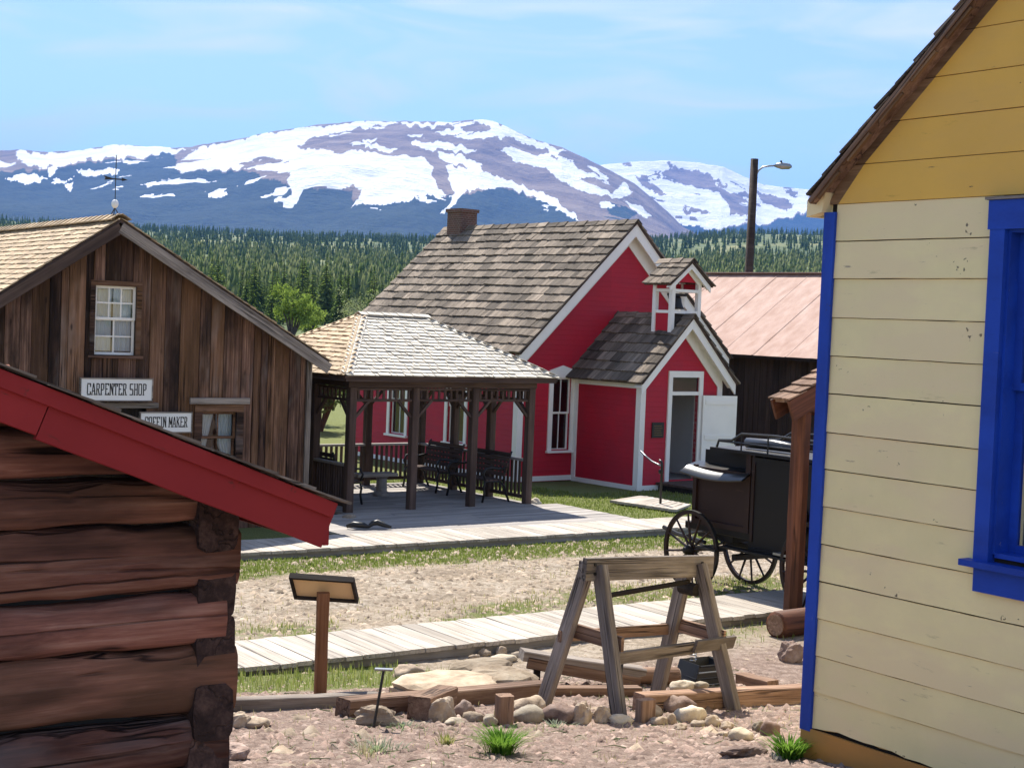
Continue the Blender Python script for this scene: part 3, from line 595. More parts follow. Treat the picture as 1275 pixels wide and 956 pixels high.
b_ = MB(); b_.box(MX0 - 0.035, PX0 - 0.036, MY0 - 0.036, MY0 - 0.001, 0.02, 0.13); b_.box(PX0 - 0.036, PX0 - 0.002, -0.034, MY0 - 0.037, 0.0, 0.1); b_.box(PX0 - 0.036, PX1 + 0.036, -0.036, -0.002, 0.0, 0.11); b_.box(MX0 - 0.034, MX0 - 0.002, MY0, MY1, 0.02, 0.12); b_.build('base_board', M['white'], S)
def rake(parent, xc, zp, xe, k, y, w, t, over, fr, name='rake_board'):
    """a pair of rake boards on a gable: board at the roof's edge, soffit behind it and frieze on the wall"""
    for s in (-1, 1):
        ze = zp - abs(xe - xc) * k; x1 = xc + s * abs(xe - xc)
        q = lambda x, dz: (x, zp - abs(x - xc) * k - dz)
        poly = [q(xc, 0), q(x1, 0), q(x1, w), q(xc, w)] if s > 0 else [q(x1, 0), q(xc, 0), q(xc, w), q(x1, w)]
        MB().prism(list(reversed(poly)), y - over, y - over + t).build(name, M['white'], parent)
        poly = [q(xc, w * 0.30), q(x1, w * 0.30), q(x1, w * 0.30 + 0.03), q(xc, w * 0.30 + 0.03)]
        if s < 0: poly = [poly[1], poly[0], poly[3], poly[2]]
        MB().prism(list(reversed(poly)), y - over + t, y - 0.002).build('soffit', M['white'], parent)
        x2 = xc + s * (abs(xe - xc) - 0.2)
        poly = [q(xc, w * 0.30 + 0.03), q(x2, w * 0.30 + 0.03), q(x2, fr), q(xc, fr)]
        if s < 0: poly = [poly[1], poly[0], poly[3], poly[2]]
        MB().prism(list(reversed(poly)), y - 0.028, y - 0.003).build('frieze_board', M['white'], parent)
rake(S, MC, PZ - 0.03, MX0 - 0.2, k_m, MY0, 0.30, 0.04, 0.26, 0.52)
rake(S, PC, PPZ - 0.03, PX0 - 0.22, k_p, 0.0, 0.24, 0.04, 0.26, 0.42)
# main roof
RY0, RY1 = MY0 - 0.30, MY1 + 0.3
def roof_pair(parent, xc, zp, xe, k, y0, y1, root, expo, wr, nl, nr, mat, thick, t=0.03):
    roof = empty('roof', (0, 0, 0), 0, parent=parent); half = abs(xe - xc); sl = math.hypot(half, half * k)
    for s in (-1, 1):
        pl = [(xc, zp), (xc + s * half, zp - half * k), (xc + s * half, zp - half * k - t), (xc, zp - t)]
        if s > 0: pl = list(reversed(pl))
        MB().prism(pl, y0, y1).build('sheathing', M['dark_wood'], roof)
        up = Vector((-s, 0, k)).normalized(); org = Vector((xc + s * half, y0, zp - half * k)) - up * 0.05
        n = nl if s < 0 else nr
        shingles(roof, org, (0, 1, 0), up, lambda tt: (0.0 - 0.02, y1 - y0 + 0.02), sl + 0.05, expo, wr, mat, n, root, thick)
    y = y0 - 0.02; i = 0
    while y < y1:
        L = random.uniform(0.32, 0.42)
        for s in (-1, 1):
            up = Vector((-s, 0, k)).normalized()
            p0 = Vector((xc, y, zp + 0.075)) - up * 0.09; nn = Vector((s * k, 0, 1)).normalized()
            plank('ridge_shingle', p0 + nn * -0.0 + Vector((0, 0, 0.01 * (i % 2))), p0 + Vector((0, L + 0.06, -0.02)), 0.17, 0.02, mat, roof, nn)
        y += L; i += 1
    return roof
rm = roof_pair(S, MC, PZ, MX0 - 0.22, k_m, RY0, RY1, S, 0.285, (0.13, 0.46), 300, 0, M['shake'], 0.038)
rp_ = roof_pair(S, PC, PPZ, PX0 - 0.24, k_p, -0.30, MY0 - 0.01, S, 0.30, (0.16, 0.46), 90, 90, M['shake'], 0.038)
# chimney
ch = empty('chimney', (0, 0, 0), 0, parent=S); cyy = 8.72
MB().box(MC - 0.27, MC + 0.27, cyy - 0.3, cyy + 0.3, PZ - 0.6, 6.44).build('stack', M['brick'], ch); MB().box(MC - 0.31, MC + 0.31, cyy - 0.34, cyy + 0.34, 6.44, 6.53).build('cap', M['brick'], ch)
# door
D = empty('door', (0, 0, 0), 0, parent=S)
d_ = MB(); d_.box(DX0 - 0.12, DX0, -0.035, 0.11, 0.15, 2.5); d_.box(DX1, DX1 + 0.12, -0.035, 0.11, 0.15, 2.5); d_.box(DX0 - 0.12, DX1 + 0.12, -0.036, 0.11, 2.5, 2.64); d_.box(DX0, DX1, -0.02, 0.11, 2.10, 2.18); d_.build('door_frame', M['white'], D)
MB().box(DX0, DX1, 0.02, 0.03, 2.18, 2.5).build('transom', M['glass'], D)
MB().box(DX0 + 0.02, DX0 + 0.06, 0.16, 0.98, 0.2, 2.08).build('screen_door', M['dark_wood'], D)
leaf = empty('door_leaf', (DX1 + 0.10, -0.045, 0), -14, parent=D)
MB().box(0.0, 0.90, -0.045, -0.004, 0.22, 2.10).build('panel', M['white'], leaf)
for zz in (0.35, 1.15, 1.95): MB().box(0.06, 0.84, -0.06, -0.046, zz - 0.05, zz + 0.05).build('batten', M['white'], leaf)
MB().tube([(0.84, -0.05, 1.1), (0.84, -0.11, 1.1), (0.84, -0.11, 1.0)], 0.018, 6).build('handle', M['iron'], leaf)
MB().box(0.36, 0.72, -0.028, -0.004, 1.16, 1.50).build('plaque', M['iron'], S)
for i in range(5): MB().box(0.41 + 0.01 * (i % 2), 0.67 - 0.02 * (i % 3), -0.031, -0.0285, 1.21 + 0.05 * i, 1.228 + 0.05 * i).build('plaque_line', M['brass'], S)
# bell tower
TX0, TX1, TY0, TY1 = 0.80, 1.72, -0.02, 0.60; TZ0, TZ1 = 3.05, 4.62
BT = empty('bell_tower', (0, 0, 0), 0, parent=S)
for x in (TX0, TX1 - 0.10):
    for y in (TY0, TY1 - 0.10): MB().box(x, x + 0.10, y, y + 0.10, TZ0, TZ1).build('post', M['white'], BT)
for (xa, xb, ya, yb) in ((TX0 + 0.03, TX0 + 0.06, TY0 + 0.10, TY1 - 0.10), (TX1 - 0.06, TX1 - 0.03, TY0 + 0.10, TY1 - 0.10), (TX0 + 0.10, TX1 - 0.10, TY1 - 0.06, TY1 - 0.03)):
    MB().box(xa, xb, ya, yb, TZ0, 3.92).build('panel', M['red_flat'], BT); MB().box(xa, xb, ya, yb, 4.46, TZ1 - 0.03).build('panel', M['red_flat'], BT)
MB().box(TX0 + 0.10, TX1 - 0.10, TY0 + 0.03, TY0 + 0.06, TZ0, 3.88).build('panel', M['shed_board'], BT)
for z0, z1 in ((3.92, 3.985), (4.395, 4.46)):
    MB().box(TX0 + 0.10, TX1 - 0.10, TY0 + 0.01, TY0 + 0.07, z0, z1).build('rail', M['white'], BT); MB().box(TX0 + 0.10, TX1 - 0.10, TY1 - 0.07, TY1 - 0.01, z0, z1).build('rail', M['white'], BT)
    MB().box(TX0 + 0.01, TX0 + 0.07, TY0 + 0.10, TY1 - 0.10, z0, z1).build('rail', M['white'], BT); MB().box(TX1 - 0.07, TX1 - 0.01, TY0 + 0.10, TY1 - 0.10, z0, z1).build('rail', M['white'], BT)
tc_ = (TX0 + TX1) / 2; k_t = 0.80
MB().prism([(TX0, TZ1), (TX1, TZ1), (tc_, TZ1 + (tc_ - TX0) * k_t)], TY0 + 0.02, TY0 + 0.06).build('gable', M['red_flat'], BT)
MB().prism([(TX0, TZ1), (TX1, TZ1), (tc_, TZ1 + (tc_ - TX0) * k_t)], TY1 - 0.06, TY1 - 0.02).build('gable', M['red_flat'], BT)
rake(BT, tc_, TZ1 + (tc_ - TX0) * k_t + 0.06, TX0 - 0.17, k_t, TY0 + 0.02, 0.13, 0.03, 0.14, 0.2)
roof_pair(BT, tc_, TZ1 + (tc_ - TX0) * k_t + 0.1, TX0 - 0.2, k_t, TY0 - 0.16, TY1 + 0.08, S, 0.30, (0.12, 0.26), 20, 20, M['shake'], 0.03)
bell = MB(); prof = [(0.02, 0.30), (0.07, 0.29), (0.10, 0.24), (0.115, 0.15), (0.14, 0.07), (0.19, 0.0), (0.17, 0.0), (0.12, 0.07), (0.09, 0.2)]
bv = [(tc_ + r * math.cos(a * math.pi / 8), (TY0 + TY1) / 2 + r * math.sin(a * math.pi / 8), 4.02 + z) for r, z in prof for a in range(16)]
bf = [(i * 16 + a, i * 16 + (a + 1) % 16, (i + 1) * 16 + (a + 1) % 16, (i + 1) * 16 + a) for i in range(len(prof) - 1) for a in range(16)]
bo = mesh_obj('bell', bv, bf, M['iron'], BT, True); MB().box(tc_ - 0.28, tc_ + 0.28, (TY0 + TY1) / 2 - 0.03, (TY0 + TY1) / 2 + 0.03, 4.31, 4.37).build('yoke', M['iron'], bo)
MB().tube([(tc_ - 0.28, 0.29, 4.34), (tc_ - 0.2, 0.27, 4.14), (tc_ - 0.1, 0.25, 4.10), (tc_ - 0.02, 0.27, 4.21)], 0.02, 6).build('crank', M['iron'], bo)
# stoop in front of the door
st = empty('stoop', (0, 0, 0), 0, parent=S)
for i in range(6): plank('plank', (0.55, -0.1 - i * 0.19, 0.15), (2.25, -0.1 - i * 0.19, 0.15), 0.18, 0.05, M['dark_wood'], st, seg=2, jit=0.004)
MB().box(0.6, 2.2, -1.1, -0.05, -0.05, 0.12).build('frame', M['shed_board'], st)

# ------------------------------------------------------------------ gazebo
A_ = at_z(433, 634, 0.15)
G = empty('gazebo', (A_.x, A_.y, 0), 37.0, 'open dark timber gazebo with pale hipped shingle roof beside the schoolhouse', 'gazebo')
GW, GD = 4.0, 3.75; GZ0, GZ1 = 0.10, 2.52
xs = [0, GW / 3, 2 * GW / 3, GW]; ys = [0, GD / 3, 2 * GD / 3, GD]
gp = [(x, 0) for x in xs] + [(x, GD) for x in xs] + [(0, y) for y in ys[1:3]] + [(GW, y) for y in ys[1:3]]
for x, y in gp: plank('post', (x, y, GZ0 - 0.05), (x, y, GZ1 - 0.2), 0.145, 0.145, M['dark_wood'], G, (0, -1, 0), cf=0.08)
for p0, p1 in (((-0.1, 0, 0), (GW + 0.1, 0, 0)), ((-0.1, GD, 0), (GW + 0.1, GD, 0)), ((0, 0.05, 0), (0, GD - 0.05, 0)), ((GW, 0.05, 0), (GW, GD - 0.05, 0))):
    for z, wd, t in ((GZ1 - 0.1, 0.12, 0.2),):
        plank('beam', Vector(p0) + Vector((0, 0, z)), Vector(p1) + Vector((0, 0, z)), wd, t, M['dark_wood'], G)
bal_v, bal_f = plank_mesh(1.0, 0.055, 0.03, 1, 0, 0.1); bal_me = bpy.data.meshes.new('baluster'); bal_me.from_pydata(bal_v, [], bal_f); bal_me.materials.append(M['dark_wood'])
def bay(p0, p1, rail, panel=False):
    p0 = Vector((*p0, 0)); p1 = Vector((*p1, 0)); d = (p1 - p0).normalized(); a = p0 + d * 0.07; b = p1 - d * 0.07; n = Vector((-d.y, d.x, 0)); L = (b - a).length
    fz = empty('frieze', (0, 0, 0), 0, parent=G)
    plank('rail', a + Vector((0, 0, 2.29)), b + Vector((0, 0, 2.29)), 0.05, 0.04, M['dark_wood'], fz); plank('rail', a + Vector((0, 0, 2.09)), b + Vector((0, 0, 2.09)), 0.05, 0.05, M['dark_wood'], fz)
    k = max(2, int(L / 0.125))
    for i in range(k):
        q = a + d * (L * (i + 0.5) / k); Mx, _ = frame(q + Vector((0, 0, 2.10)), q + Vector((0, 0, 2.30)), n); inst('spindle', bal_me, Mx @ Matrix.Diagonal((0.2, 0.85, 1, 1)), fz)
    for q, s in ((a, 1), (b, -1)): plank('brace', q + Vector((0, 0, 1.78)), q + d * s * 0.30 + Vector((0, 0, 2.09)), 0.05, 0.06, M['dark_wood'], fz, n)
    if rail:
        rl = empty('railing', (0, 0, 0), 0, parent=G)
        plank('rail', a + Vector((0, 0, 0.93)), b + Vector((0, 0, 0.93)), 0.12, 0.045, M['deck'], rl); plank('rail', a + Vector((0, 0, 0.22)), b + Vector((0, 0, 0.22)), 0.06, 0.07, M['dark_wood'], rl)
        k = int(L / (0.115 if not panel else 0.08))
        for i in range(k):
            q = a + d * (L * (i + 0.5) / k); Mx, _ = frame(q + Vector((0, 0, 0.24)), q + Vector((0, 0, 0.91)), n); inst('baluster', bal_me, Mx @ Matrix.Diagonal((0.67, 1, 1, 1)), rl)
for i in range(3):
    bay((xs[i], 0), (xs[i + 1], 0), False); bay((xs[i], GD), (xs[i + 1], GD), True); bay((GW, ys[i]), (GW, ys[i + 1]), True); bay((0, ys[i]), (0, ys[i + 1]), True, True)
groof = empty('roof', (0, 0, 0), 0, parent=G); ov = 0.36; ez = GZ1 + 0.02; rz_ = 3.60; rx0, rx1, ry = 1.28, GW - 1.28, GD / 2
ex0, ex1, ey0, ey1 = -ov, GW + ov, -ov, GD + ov
gv = [(ex0, ey0, ez), (ex1, ey0, ez), (ex1, ey1, ez), (ex0, ey1, ez), (rx0, ry, rz_), (rx1, ry, rz_)]
gv2 = [(x, y, z - 0.05) for x, y, z in gv]
mesh_obj('sheathing', gv + gv2, [(0, 1, 5, 4), (2, 3, 4, 5), (3, 0, 4), (1, 2, 5), (6, 10, 11, 7), (8, 11, 10, 9), (9, 10, 6), (7, 11, 8), (0, 6, 7, 1), (1, 7, 8, 2), (2, 8, 9, 3), (3, 9, 6, 0)], M['dark_wood'], groof)
def hip_face(c0, c1, r0, r1, mat, expo=0.135):
    c0, c1, r0, r1 = map(Vector, (c0, c1, r0, r1)); al = (c1 - c0).normalized(); W = (c1 - c0).length
    a0 = (r0 - c0).dot(al); a1 = (r1 - c0).dot(al); upv = (r0 - c0) - al * a0; sl = upv.length; up = upv.normalized()
    shingles(groof, c0 - up * 0.04, al, up, lambda t: (a0 * min(1, t / sl) - 0.01, W + (a1 - W) * min(1, t / sl) + 0.01), sl + 0.03, expo, (0.09, 0.26), mat, 0, G, 0.024, tilt=0.06)
    for cc, rr in ((c0, r0), (c1, r1)):
        nn = al.cross(up); nn = nn if nn.z > 0 else -nn; dd = (rr - cc); L = dd.length; n = int(L / 0.13)
        for i in range(n):
            q0 = cc + dd * (i / n) + nn * (0.046); q1 = cc + dd * min(1, (i + 1.6) / n) + nn * 0.038; s = 1 if cc is c0 else -1
            plank('hip_shingle', q0 + al * 0.06 * s, q1 + al * 0.06 * s, 0.14, 0.012, mat, groof, nn)
hip_face(gv[0], gv[1], gv[4], gv[5], M['sheen_cedar']); hip_face(gv[3], gv[0], gv[4], gv[4], M['cedar']); hip_face(gv[1], gv[2], gv[5], gv[5], M['sheen_cedar']); hip_face(gv[2], gv[3], gv[5], gv[4], M['cedar'])
for i in range(9):
    x = rx0 - 0.08 + i * (rx1 - rx0 + 0.1) / 9
    for s in (-1, 1): plank('ridge_shingle', (x, ry + s * 0.06, rz_ + 0.045 + 0.006 * (i % 2)), (x + 0.24, ry + s * 0.06, rz_ + 0.035), 0.15, 0.012, M['sheen_cedar'], groof, (0, s * 0.4, 1))
for p0, p1 in (((ex0 + .02, ey0 + 0.02), (ex1 - .02, ey0 + 0.02)), ((ex0 + .02, ey1 - 0.02), (ex1 - .02, ey1 - 0.02)), ((ex0 + 0.02, ey0 + .05), (ex0 + 0.02, ey1 - .05)), ((ex1 - 0.02, ey0 + .05), (ex1 - 0.02, ey1 - .05))):
    plank('fascia', (*p0, ez - 0.055), (*p1, ez - 0.055), 0.025, 0.09, M['dark_wood'], groof)
# deck of the gazebo and its apron out to the far boardwalk
dk = empty('deck', (0, 0, 0), 0, parent=G); y = -2.55; i = 0
while y < GD + 0.1:
    xa = -1.5 if y < -0.2 else -0.12; xb = GW + (0.62 if y < -0.2 else 0.12)
    cut = xa + random.uniform(0.3, 0.7) * (xb - xa)
    for a, b in ((xa, cut - 0.004), (cut + 0.004, xb)):
        plank('plank', (a, y, GZ0 - 0.025 + random.uniform(-.003, .003)), (b, y, GZ0 - 0.025 + random.uniform(-.003, .003)), 0.138, 0.04, M['deck'], dk, seg=2, jit=0.003)
    y += 0.145; i += 1
MB().box(-0.1, GW + 0.1, -0.1, GD + 0.1, -0.1, GZ0 - 0.05).build('deck_frame', M['shed_board'], dk)
GM = Matrix.Translation(G.location) @ Matrix.Rotation(R_(37), 4, 'Z')
def park_bench(lx, ly, rz, label):
    p = GM @ Vector((lx, ly, GZ0)); b = empty('park_bench', p, 37 + rz, label, 'bench', 'benches inside the gazebo')
    for i in range(4): plank('seat_slat', (-0.62, -0.02 - i * 0.105, 0.43), (0.62, -0.02 - i * 0.105, 0.43), 0.085, 0.03, M['dark_wood'], b)
    for i in range(5): plank('back_slat', (-0.62, 0.09 + i * 0.028, 0.53 + i * 0.095), (0.62, 0.09 + i * 0.028, 0.53 + i * 0.095), 0.08, 0.025, M['dark_wood'], b, (0, -1, 0.28))
    for x in (-0.60, 0.60):
        fr = MB(); fr.tube([(x, -0.42, 0), (x, -0.38, 0.18), (x, -0.40, 0.30), (x, -0.36, 0.41), (x, -0.02, 0.40), (x, 0.10, 0.30), (x, 0.14, 0.15), (x, 0.22, 0)], 0.022, 6)
        fr.tube([(x, 0.05, 0.40), (x, 0.14, 0.65), (x, 0.24, 0.98)], 0.02, 6); fr.build('iron_end', M['iron'], b, True)
        MB().tube([(x, -0.36, 0.42), (x, -0.42, 0.55), (x, -0.36, 0.66), (x, -0.22, 0.67), (x, -0.05, 0.64), (x, 0.13, 0.67)], 0.022, 6).build('armrest', M['iron'], b, True)
park_bench(GW - 0.38, 0.95, -90, 'slatted park bench with iron arms nearest the gazebo right front post')
park_bench(GW - 0.38, 2.55, -90, 'slatted park bench with iron arms at the far end of the gazebo right railing')
park_bench(0.42, 1.5, 90, 'dark slatted bench against the left railing of the gazebo')
p = GM @ Vector((1.72, 1.95, GZ0)); sb = empty('pedestal_bench', p, 37, 'small pale bench slab on one thick pedestal inside the gazebo', 'bench')
plank('seat', (-0.44, 0, 0.42), (0.46, 0, 0.42), 0.36, 0.06, M['walk'], sb); MB().tube([(0.2, 0, 0), (0.2, 0, 0.06), (0.2, 0, 0.1), (0.2, 0, 0.34), (0.2, 0, 0.39)], [0.17, 0.17, 0.11, 0.10, 0.15], 12).build('pedestal', M['deck'], sb)

# ------------------------------------------------------------------ carpenter shop
C_ = at_d(383, 560, 26.0)
K = empty('carpenter_shop', (C_.x, C_.y, 0), 33.0, 'weathered brown board shop with cedar shingle roof and two white signs', 'building')
KP, KZ = -3.45, 4.93; KXR = 0.20; k_r = (KZ - 2.80) / (KXR - KP); k_l = 0.675; KXL = -7.4; KD = 7.2
ktop = lambda x: KZ - 0.10 - ((x - KP) * k_r if x > KP else (KP - x) * k_l)
wins = [(-3.75, -3.03, 2.80, 3.94), (-3.72, -2.82, 0.0, 1.98), (-1.98, -1.25, 1.02, 1.99)]
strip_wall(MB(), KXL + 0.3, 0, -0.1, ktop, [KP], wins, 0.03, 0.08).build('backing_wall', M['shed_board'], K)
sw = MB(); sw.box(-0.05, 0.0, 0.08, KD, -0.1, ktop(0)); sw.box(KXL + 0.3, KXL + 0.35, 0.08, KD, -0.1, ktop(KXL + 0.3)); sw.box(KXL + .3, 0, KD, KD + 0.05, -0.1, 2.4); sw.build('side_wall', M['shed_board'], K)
def board_poly(x0, x1, z0, zt0, zt1, y, t, mat, parent, name='board'):
    """vertical board with its own frame: local X runs up the board so that the grain does too"""
    Mx = Matrix(((0, 1, 0), (0, 0, -1), (1, 0, 0))).to_4x4(); Mx = Matrix(((0., 1., 0., (x0 + x1) / 2), (0., 0., -1., y), (1., 0., 0., z0), (0, 0, 0, 1)))
    h = (x1 - x0) / 2; j = lambda: random.uniform(-0.004, 0.004)
    v = []
    for zz in (-t / 2, t / 2):
        v += [(0 + j(), -h, zz), (0 + j(), h, zz), ((zt1 - z0) * 0.5, h + j(), zz), (zt1 - z0, h, zz), (zt0 - z0, -h, zz), ((zt0 - z0) * 0.5, -h + j(), zz)]
    f = [(5, 4, 3, 2, 1, 0), (6, 7, 8, 9, 10, 11)] + [(i, (i + 1) % 6, (i + 1) % 6 + 6, i + 6) for i in range(6)]
    return mesh_obj(name, v, f, mat, parent, False, Mx)
x = KXL + 0.3; brk = sorted([q for h_ in wins for q in h_[:2]] + [0.0])
while x < -0.01:
    w = random.uniform(0.11, 0.27); nb = min([q for q in brk if q > x + 0.02]); w = nb - x if x + w > nb - 0.08 else w; x1 = x + w - random.uniform(0.006, 0.014); yy = 0.012 + random.uniform(-0.008, 0.008)
    segs = [(-0.08, None)]
    for (a, b, c, d) in sorted(wins, key=lambda q: q[2]):
        if x1 > a and x < b:
            s0, s1 = segs.pop()
            if c > s0: segs.append((s0, c))
            segs.append((d, s1))
    for s0, s1 in segs:
        if s1 is not None: board_poly(x, x1, s0, s1, s1, yy, 0.03, M['old_board'], K)
        elif ktop(x) > s0 and ktop(x1) > s0: board_poly(x, x1, s0, ktop(x), ktop(x1), yy, 0.03, M['old_board'], K)
    x += w
cur = lambda x0, x1, z0, z1: [[(z0, x0, x0 + (x1 - x0) * .48), (z1, x0, x0 + (x1 - x0) * .48)], [(z0, x0 + (x1 - x0) * .52, x1), (z1, x0 + (x1 - x0) * .52, x1)]]
sash_window(K, -3.72, -3.06, 2.84, 3.90, 0.0, M['old_board'], M['white'], 0.08, 3, 2, 2, 2, curtain=cur(-3.70, -3.08, 2.88, 3.88))
cz0, cz1 = 1.05, 1.95
sash_window(K, -1.92, -1.31, 1.06, 1.93, 0.0, M['old_board'], M['old_board'], 0.12, 2, 1, 1, curtain=[[(cz0, -1.90, -1.82), (cz0 + .35, -1.90, -1.76), (cz1, -1.90, -1.64)], [(cz0, -1.42, -1.33), (cz0 + .35, -1.56, -1.33), (cz1, -1.60, -1.33)]])
kd = empty('door', (0, 0, 0), 0, parent=K)
for i in range(5): plank('plank', (-3.63 + i * 0.165, 0.10, 0.0), (-3.63 + i * 0.165, 0.10, 1.96), 0.16, 0.03, M['shed_board'], kd, (0, -1, 0))
for xx in (-3.74, -2.80): plank('door_post', (xx, -0.02, 0), (xx, -0.02, 1.98), 0.1, 0.05, M['old_board'], kd, (0, -1, 0))
plank('header', (-3.9, -0.03, 2.03), (-2.66, -0.03, 2.03), 0.09, 0.05, M['grey_timber'], kd, (0, -1, 0))
plank('window_header', (-2.13, -0.035, 2.11), (-1.10, -0.035, 2.11), 0.10, 0.05, M['grey_timber'], K, (0, -1, 0)); plank('corner_post', (-0.03, -0.03, 0), (-0.03, -0.03, ktop(-0.03) - 0.05), 0.09, 0.04, M['grey_timber'], K, (0, -1, 0))
kr = empty('roof', (0, 0, 0), 0, parent=K)
zr = lambda x: KZ - ((x - KP) * k_r if x > KP else (KP - x) * k_l)
MB().prism([(KP, KZ - 0.05), (KXR, zr(KXR) - 0.05), (KXR, zr(KXR)), (KP, KZ)], -0.30, KD + 0.2).build('sheathing', M['dark_wood'], kr)
MB().prism([(KXL, zr(KXL) - 0.05), (KP, KZ - 0.05), (KP, KZ), (KXL, zr(KXL))], -0.30, KD + 0.2).build('sheathing', M['dark_wood'], kr)
plank('barge_board', (KP, -0.315, KZ - 0.13), (KXR, -0.315, zr(KXR) - 0.12), 0.17, 0.035, M['grey_timber'], kr, (0, -1, 0), seg=4, jit=0.004); plank('barge_board', (KP, -0.313, KZ - 0.13), (KXL, -0.313, zr(KXL) - 0.13), 0.17, 0.035, M['dark_wood'], kr, (0, -1, 0), seg=4, jit=0.004)
upL = Vector((1, 0, k_l)).normalized(); slL = math.hypot(KP - KXL, (KP - KXL) * k_l)
shingles(kr, Vector((KXL, -0.33, zr(KXL))) - upL * 0.04, (0, 1, 0), upL, lambda t: (0, KD + 0.5), slL + 0.03, 0.15, (0.09, 0.28), M['cedar'], 0, K, 0.018)
upR = Vector((-1, 0, k_r)).normalized(); slR = math.hypot(KXR - KP, (KXR - KP) * k_r)
shingles(kr, Vector((KXR, -0.33, zr(KXR))) - upR * 0.04, (0, 1, 0), upR, lambda t: (0, KD + 0.5), slR + 0.03, 0.15, (0.09, 0.28), M['cedar'], 0, K, 0.018)
yy = -0.33
while yy < KD + 0.1:
    for s, kk in ((1, k_l), (-1, k_r)):
        nn = Vector((-s * kk, 0, 1)).normalized(); c = Vector((KP - s * 0.07, yy, KZ + 0.01)) + nn * 0.02; plank('ridge_shingle', c + nn * 0.02, c + Vector((0, 0.34, 0)), 0.17, 0.016, M['cedar'], kr, nn)
    yy += 0.27

# ---- lettering built from strokes with slab serifs
LET = {'C': [('v', 0, .12, .88), ('h', 0, .05, .95, 1), ('h', 1, .05, .95, 1), ('v', .85, .68, .95), ('v', .85, .05, .30)],
 'O': [('v', 0, .1, .9), ('v', .8, .1, .9), ('h', 0, .1, .9, 1), ('h', 1, .1, .9, 1)],
 'A': [('d', .42, 1, .02, 0, .8), ('d', .45, 1, .86, 0, 1.1), ('h', .33, .2, .75, .8), ('s', .05, 0), ('s', .86, 0)],
 'R': [('v', .1, 0, 1), ('h', 1, .1, .75, 1), ('h', .5, .1, .75, .9), ('v', .75, .55, .95), ('d', .45, .5, .85, 0, 1), ('s', .15, 0), ('s', .9, 0)],
 'P': [('v', .1, 0, 1), ('h', 1, .1, .75, 1), ('h', .45, .1, .75, .9), ('v', .78, .5, .95), ('s', .15, 0)],
 'E': [('v', .1, 0, 1), ('h', 1, .0, .9, 1), ('h', 0, .0, .9, 1), ('h', .52, .1, .65, .9), ('v', .88, .8, 1), ('v', .88, 0, .22)],
 'N': [('v', .08, 0, 1), ('v', .85, 0, 1), ('d', .1, 1, .88, 0, 1.2), ('s', .1, 0), ('s', .85, 1)],
 'T': [('v', .4, 0, 1), ('h', 1, 0, .95, 1), ('v', -.02, .72, 1), ('v', .86, .72, 1), ('s', .45, 0)],
 'S': [('h', 1, .1, .9, 1), ('h', 0, .05, .85, 1), ('h', .5, .1, .85, 1), ('v', .02, .52, .95), ('v', .8, .05, .48)],
 'H': [('v', .08, 0, 1), ('v', .8, 0, 1), ('h', .5, .1, .8, .9), ('s', .1, 0), ('s', .1, 1), ('s', .85, 0), ('s', .85, 1)],
 'F': [('v', .1, 0, 1), ('h', 1, .0, .9, 1), ('h', .52, .1, .65, .9), ('v', .88, .78, 1), ('s', .15, 0)],
 'I': [('v', .38, 0, 1), ('s', .45, 0), ('s', .45, 1)],
 'M': [('v', .02, 0, 1), ('v', .92, 0, 1), ('d', .05, 1, .5, .25, 1.0), ('d', .95, 1, .5, .25, 1.0), ('s', .05, 0), ('s', .95, 0)],
 'K': [('v', .08, 0, 1), ('d', .2, .45, .88, 1, 1), ('d', .3, .55, .9, 0, 1.2), ('s', .1, 0), ('s', .88, 0), ('s', .1, 1)]}
def letters(text, x0, x1, z0, z1, y, mat, parent):
    n = sum(0.55 if c == ' ' else (0.62 if c == 'I' else 1.0) for c in text); cw = (x1 - x0) / n; x = x0; h = z1 - z0
    for c in text:
        adv = 0.55 if c == ' ' else (0.62 if c == 'I' else 1.0)
        if c != ' ':
            w = cw * adv * 0.78; st = cw * 0.24; hb = h * 0.10; m = MB(); q = 0
            for it in LET[c]:
                q += 1; ya = y - 0.0007 * q
                if it[0] == 'v': xa = x + it[1] * w; m.box(xa, xa + st, ya, y, z0 + it[2] * h, z0 + it[3] * h)
                elif it[0] == 'h': zc = z0 + it[1] * (h - hb); m.box(x + it[2] * w, x + it[3] * w + st * 0.4, ya, y, zc, zc + hb * it[4])
                elif it[0] == 's': zc = z0 if it[2] == 0 else z1 - hb * .8; m.box(x + it[1] * w - st * .55, x + it[1] * w + st * 1.1, ya, y, zc, zc + hb * .8)
                else:
                    _, xa, za, xb, zb, k = it; s = st * k; m.prism([(x + xa * w, z0 + za * h), (x + xa * w + s, z0 + za * h), (x + xb * w + s, z0 + zb * h), (x + xb * w, z0 + zb * h)], ya, y)
            m.build('letter', mat, parent)
        x += cw * adv
KM = Matrix.Translation(K.location) @ Matrix.Rotation(R_(33), 4, 'Z')
def shop_sign(text, x0, x1, z0, z1, y, label):
    s = empty('hanging_sign', KM @ Vector(((x0 + x1) / 2, y, z0)), 33, label, 'sign', 'white lettered signs on the carpenter shop'); W = (x1 - x0) / 2; H = z1 - z0
    MB().box(-W, W, -0.02, 0.02, 0, H).build('sign_board', M['sign_white'], s); e = 0.018
    m = MB(); m.box(-W - e, W + e, -0.03, 0.03, -e, 0); m.box(-W - e, W + e, -0.03, 0.03, H, H + e); m.box(-W - e, -W, -0.03, 0.03, 0, H); m.box(W, W + e, -0.03, 0.03, 0, H); m.build('sign_frame', M['grey_timber'], s)
    letters(text, -W * 0.84, W * 0.86, H * 0.24, H * 0.80, -0.0205, M['ink'], s)
    MB().box(-0.03, 0.03, 0.02, -y - 0.02, H * .2, H * .8).build('bracket', M['iron'], s)
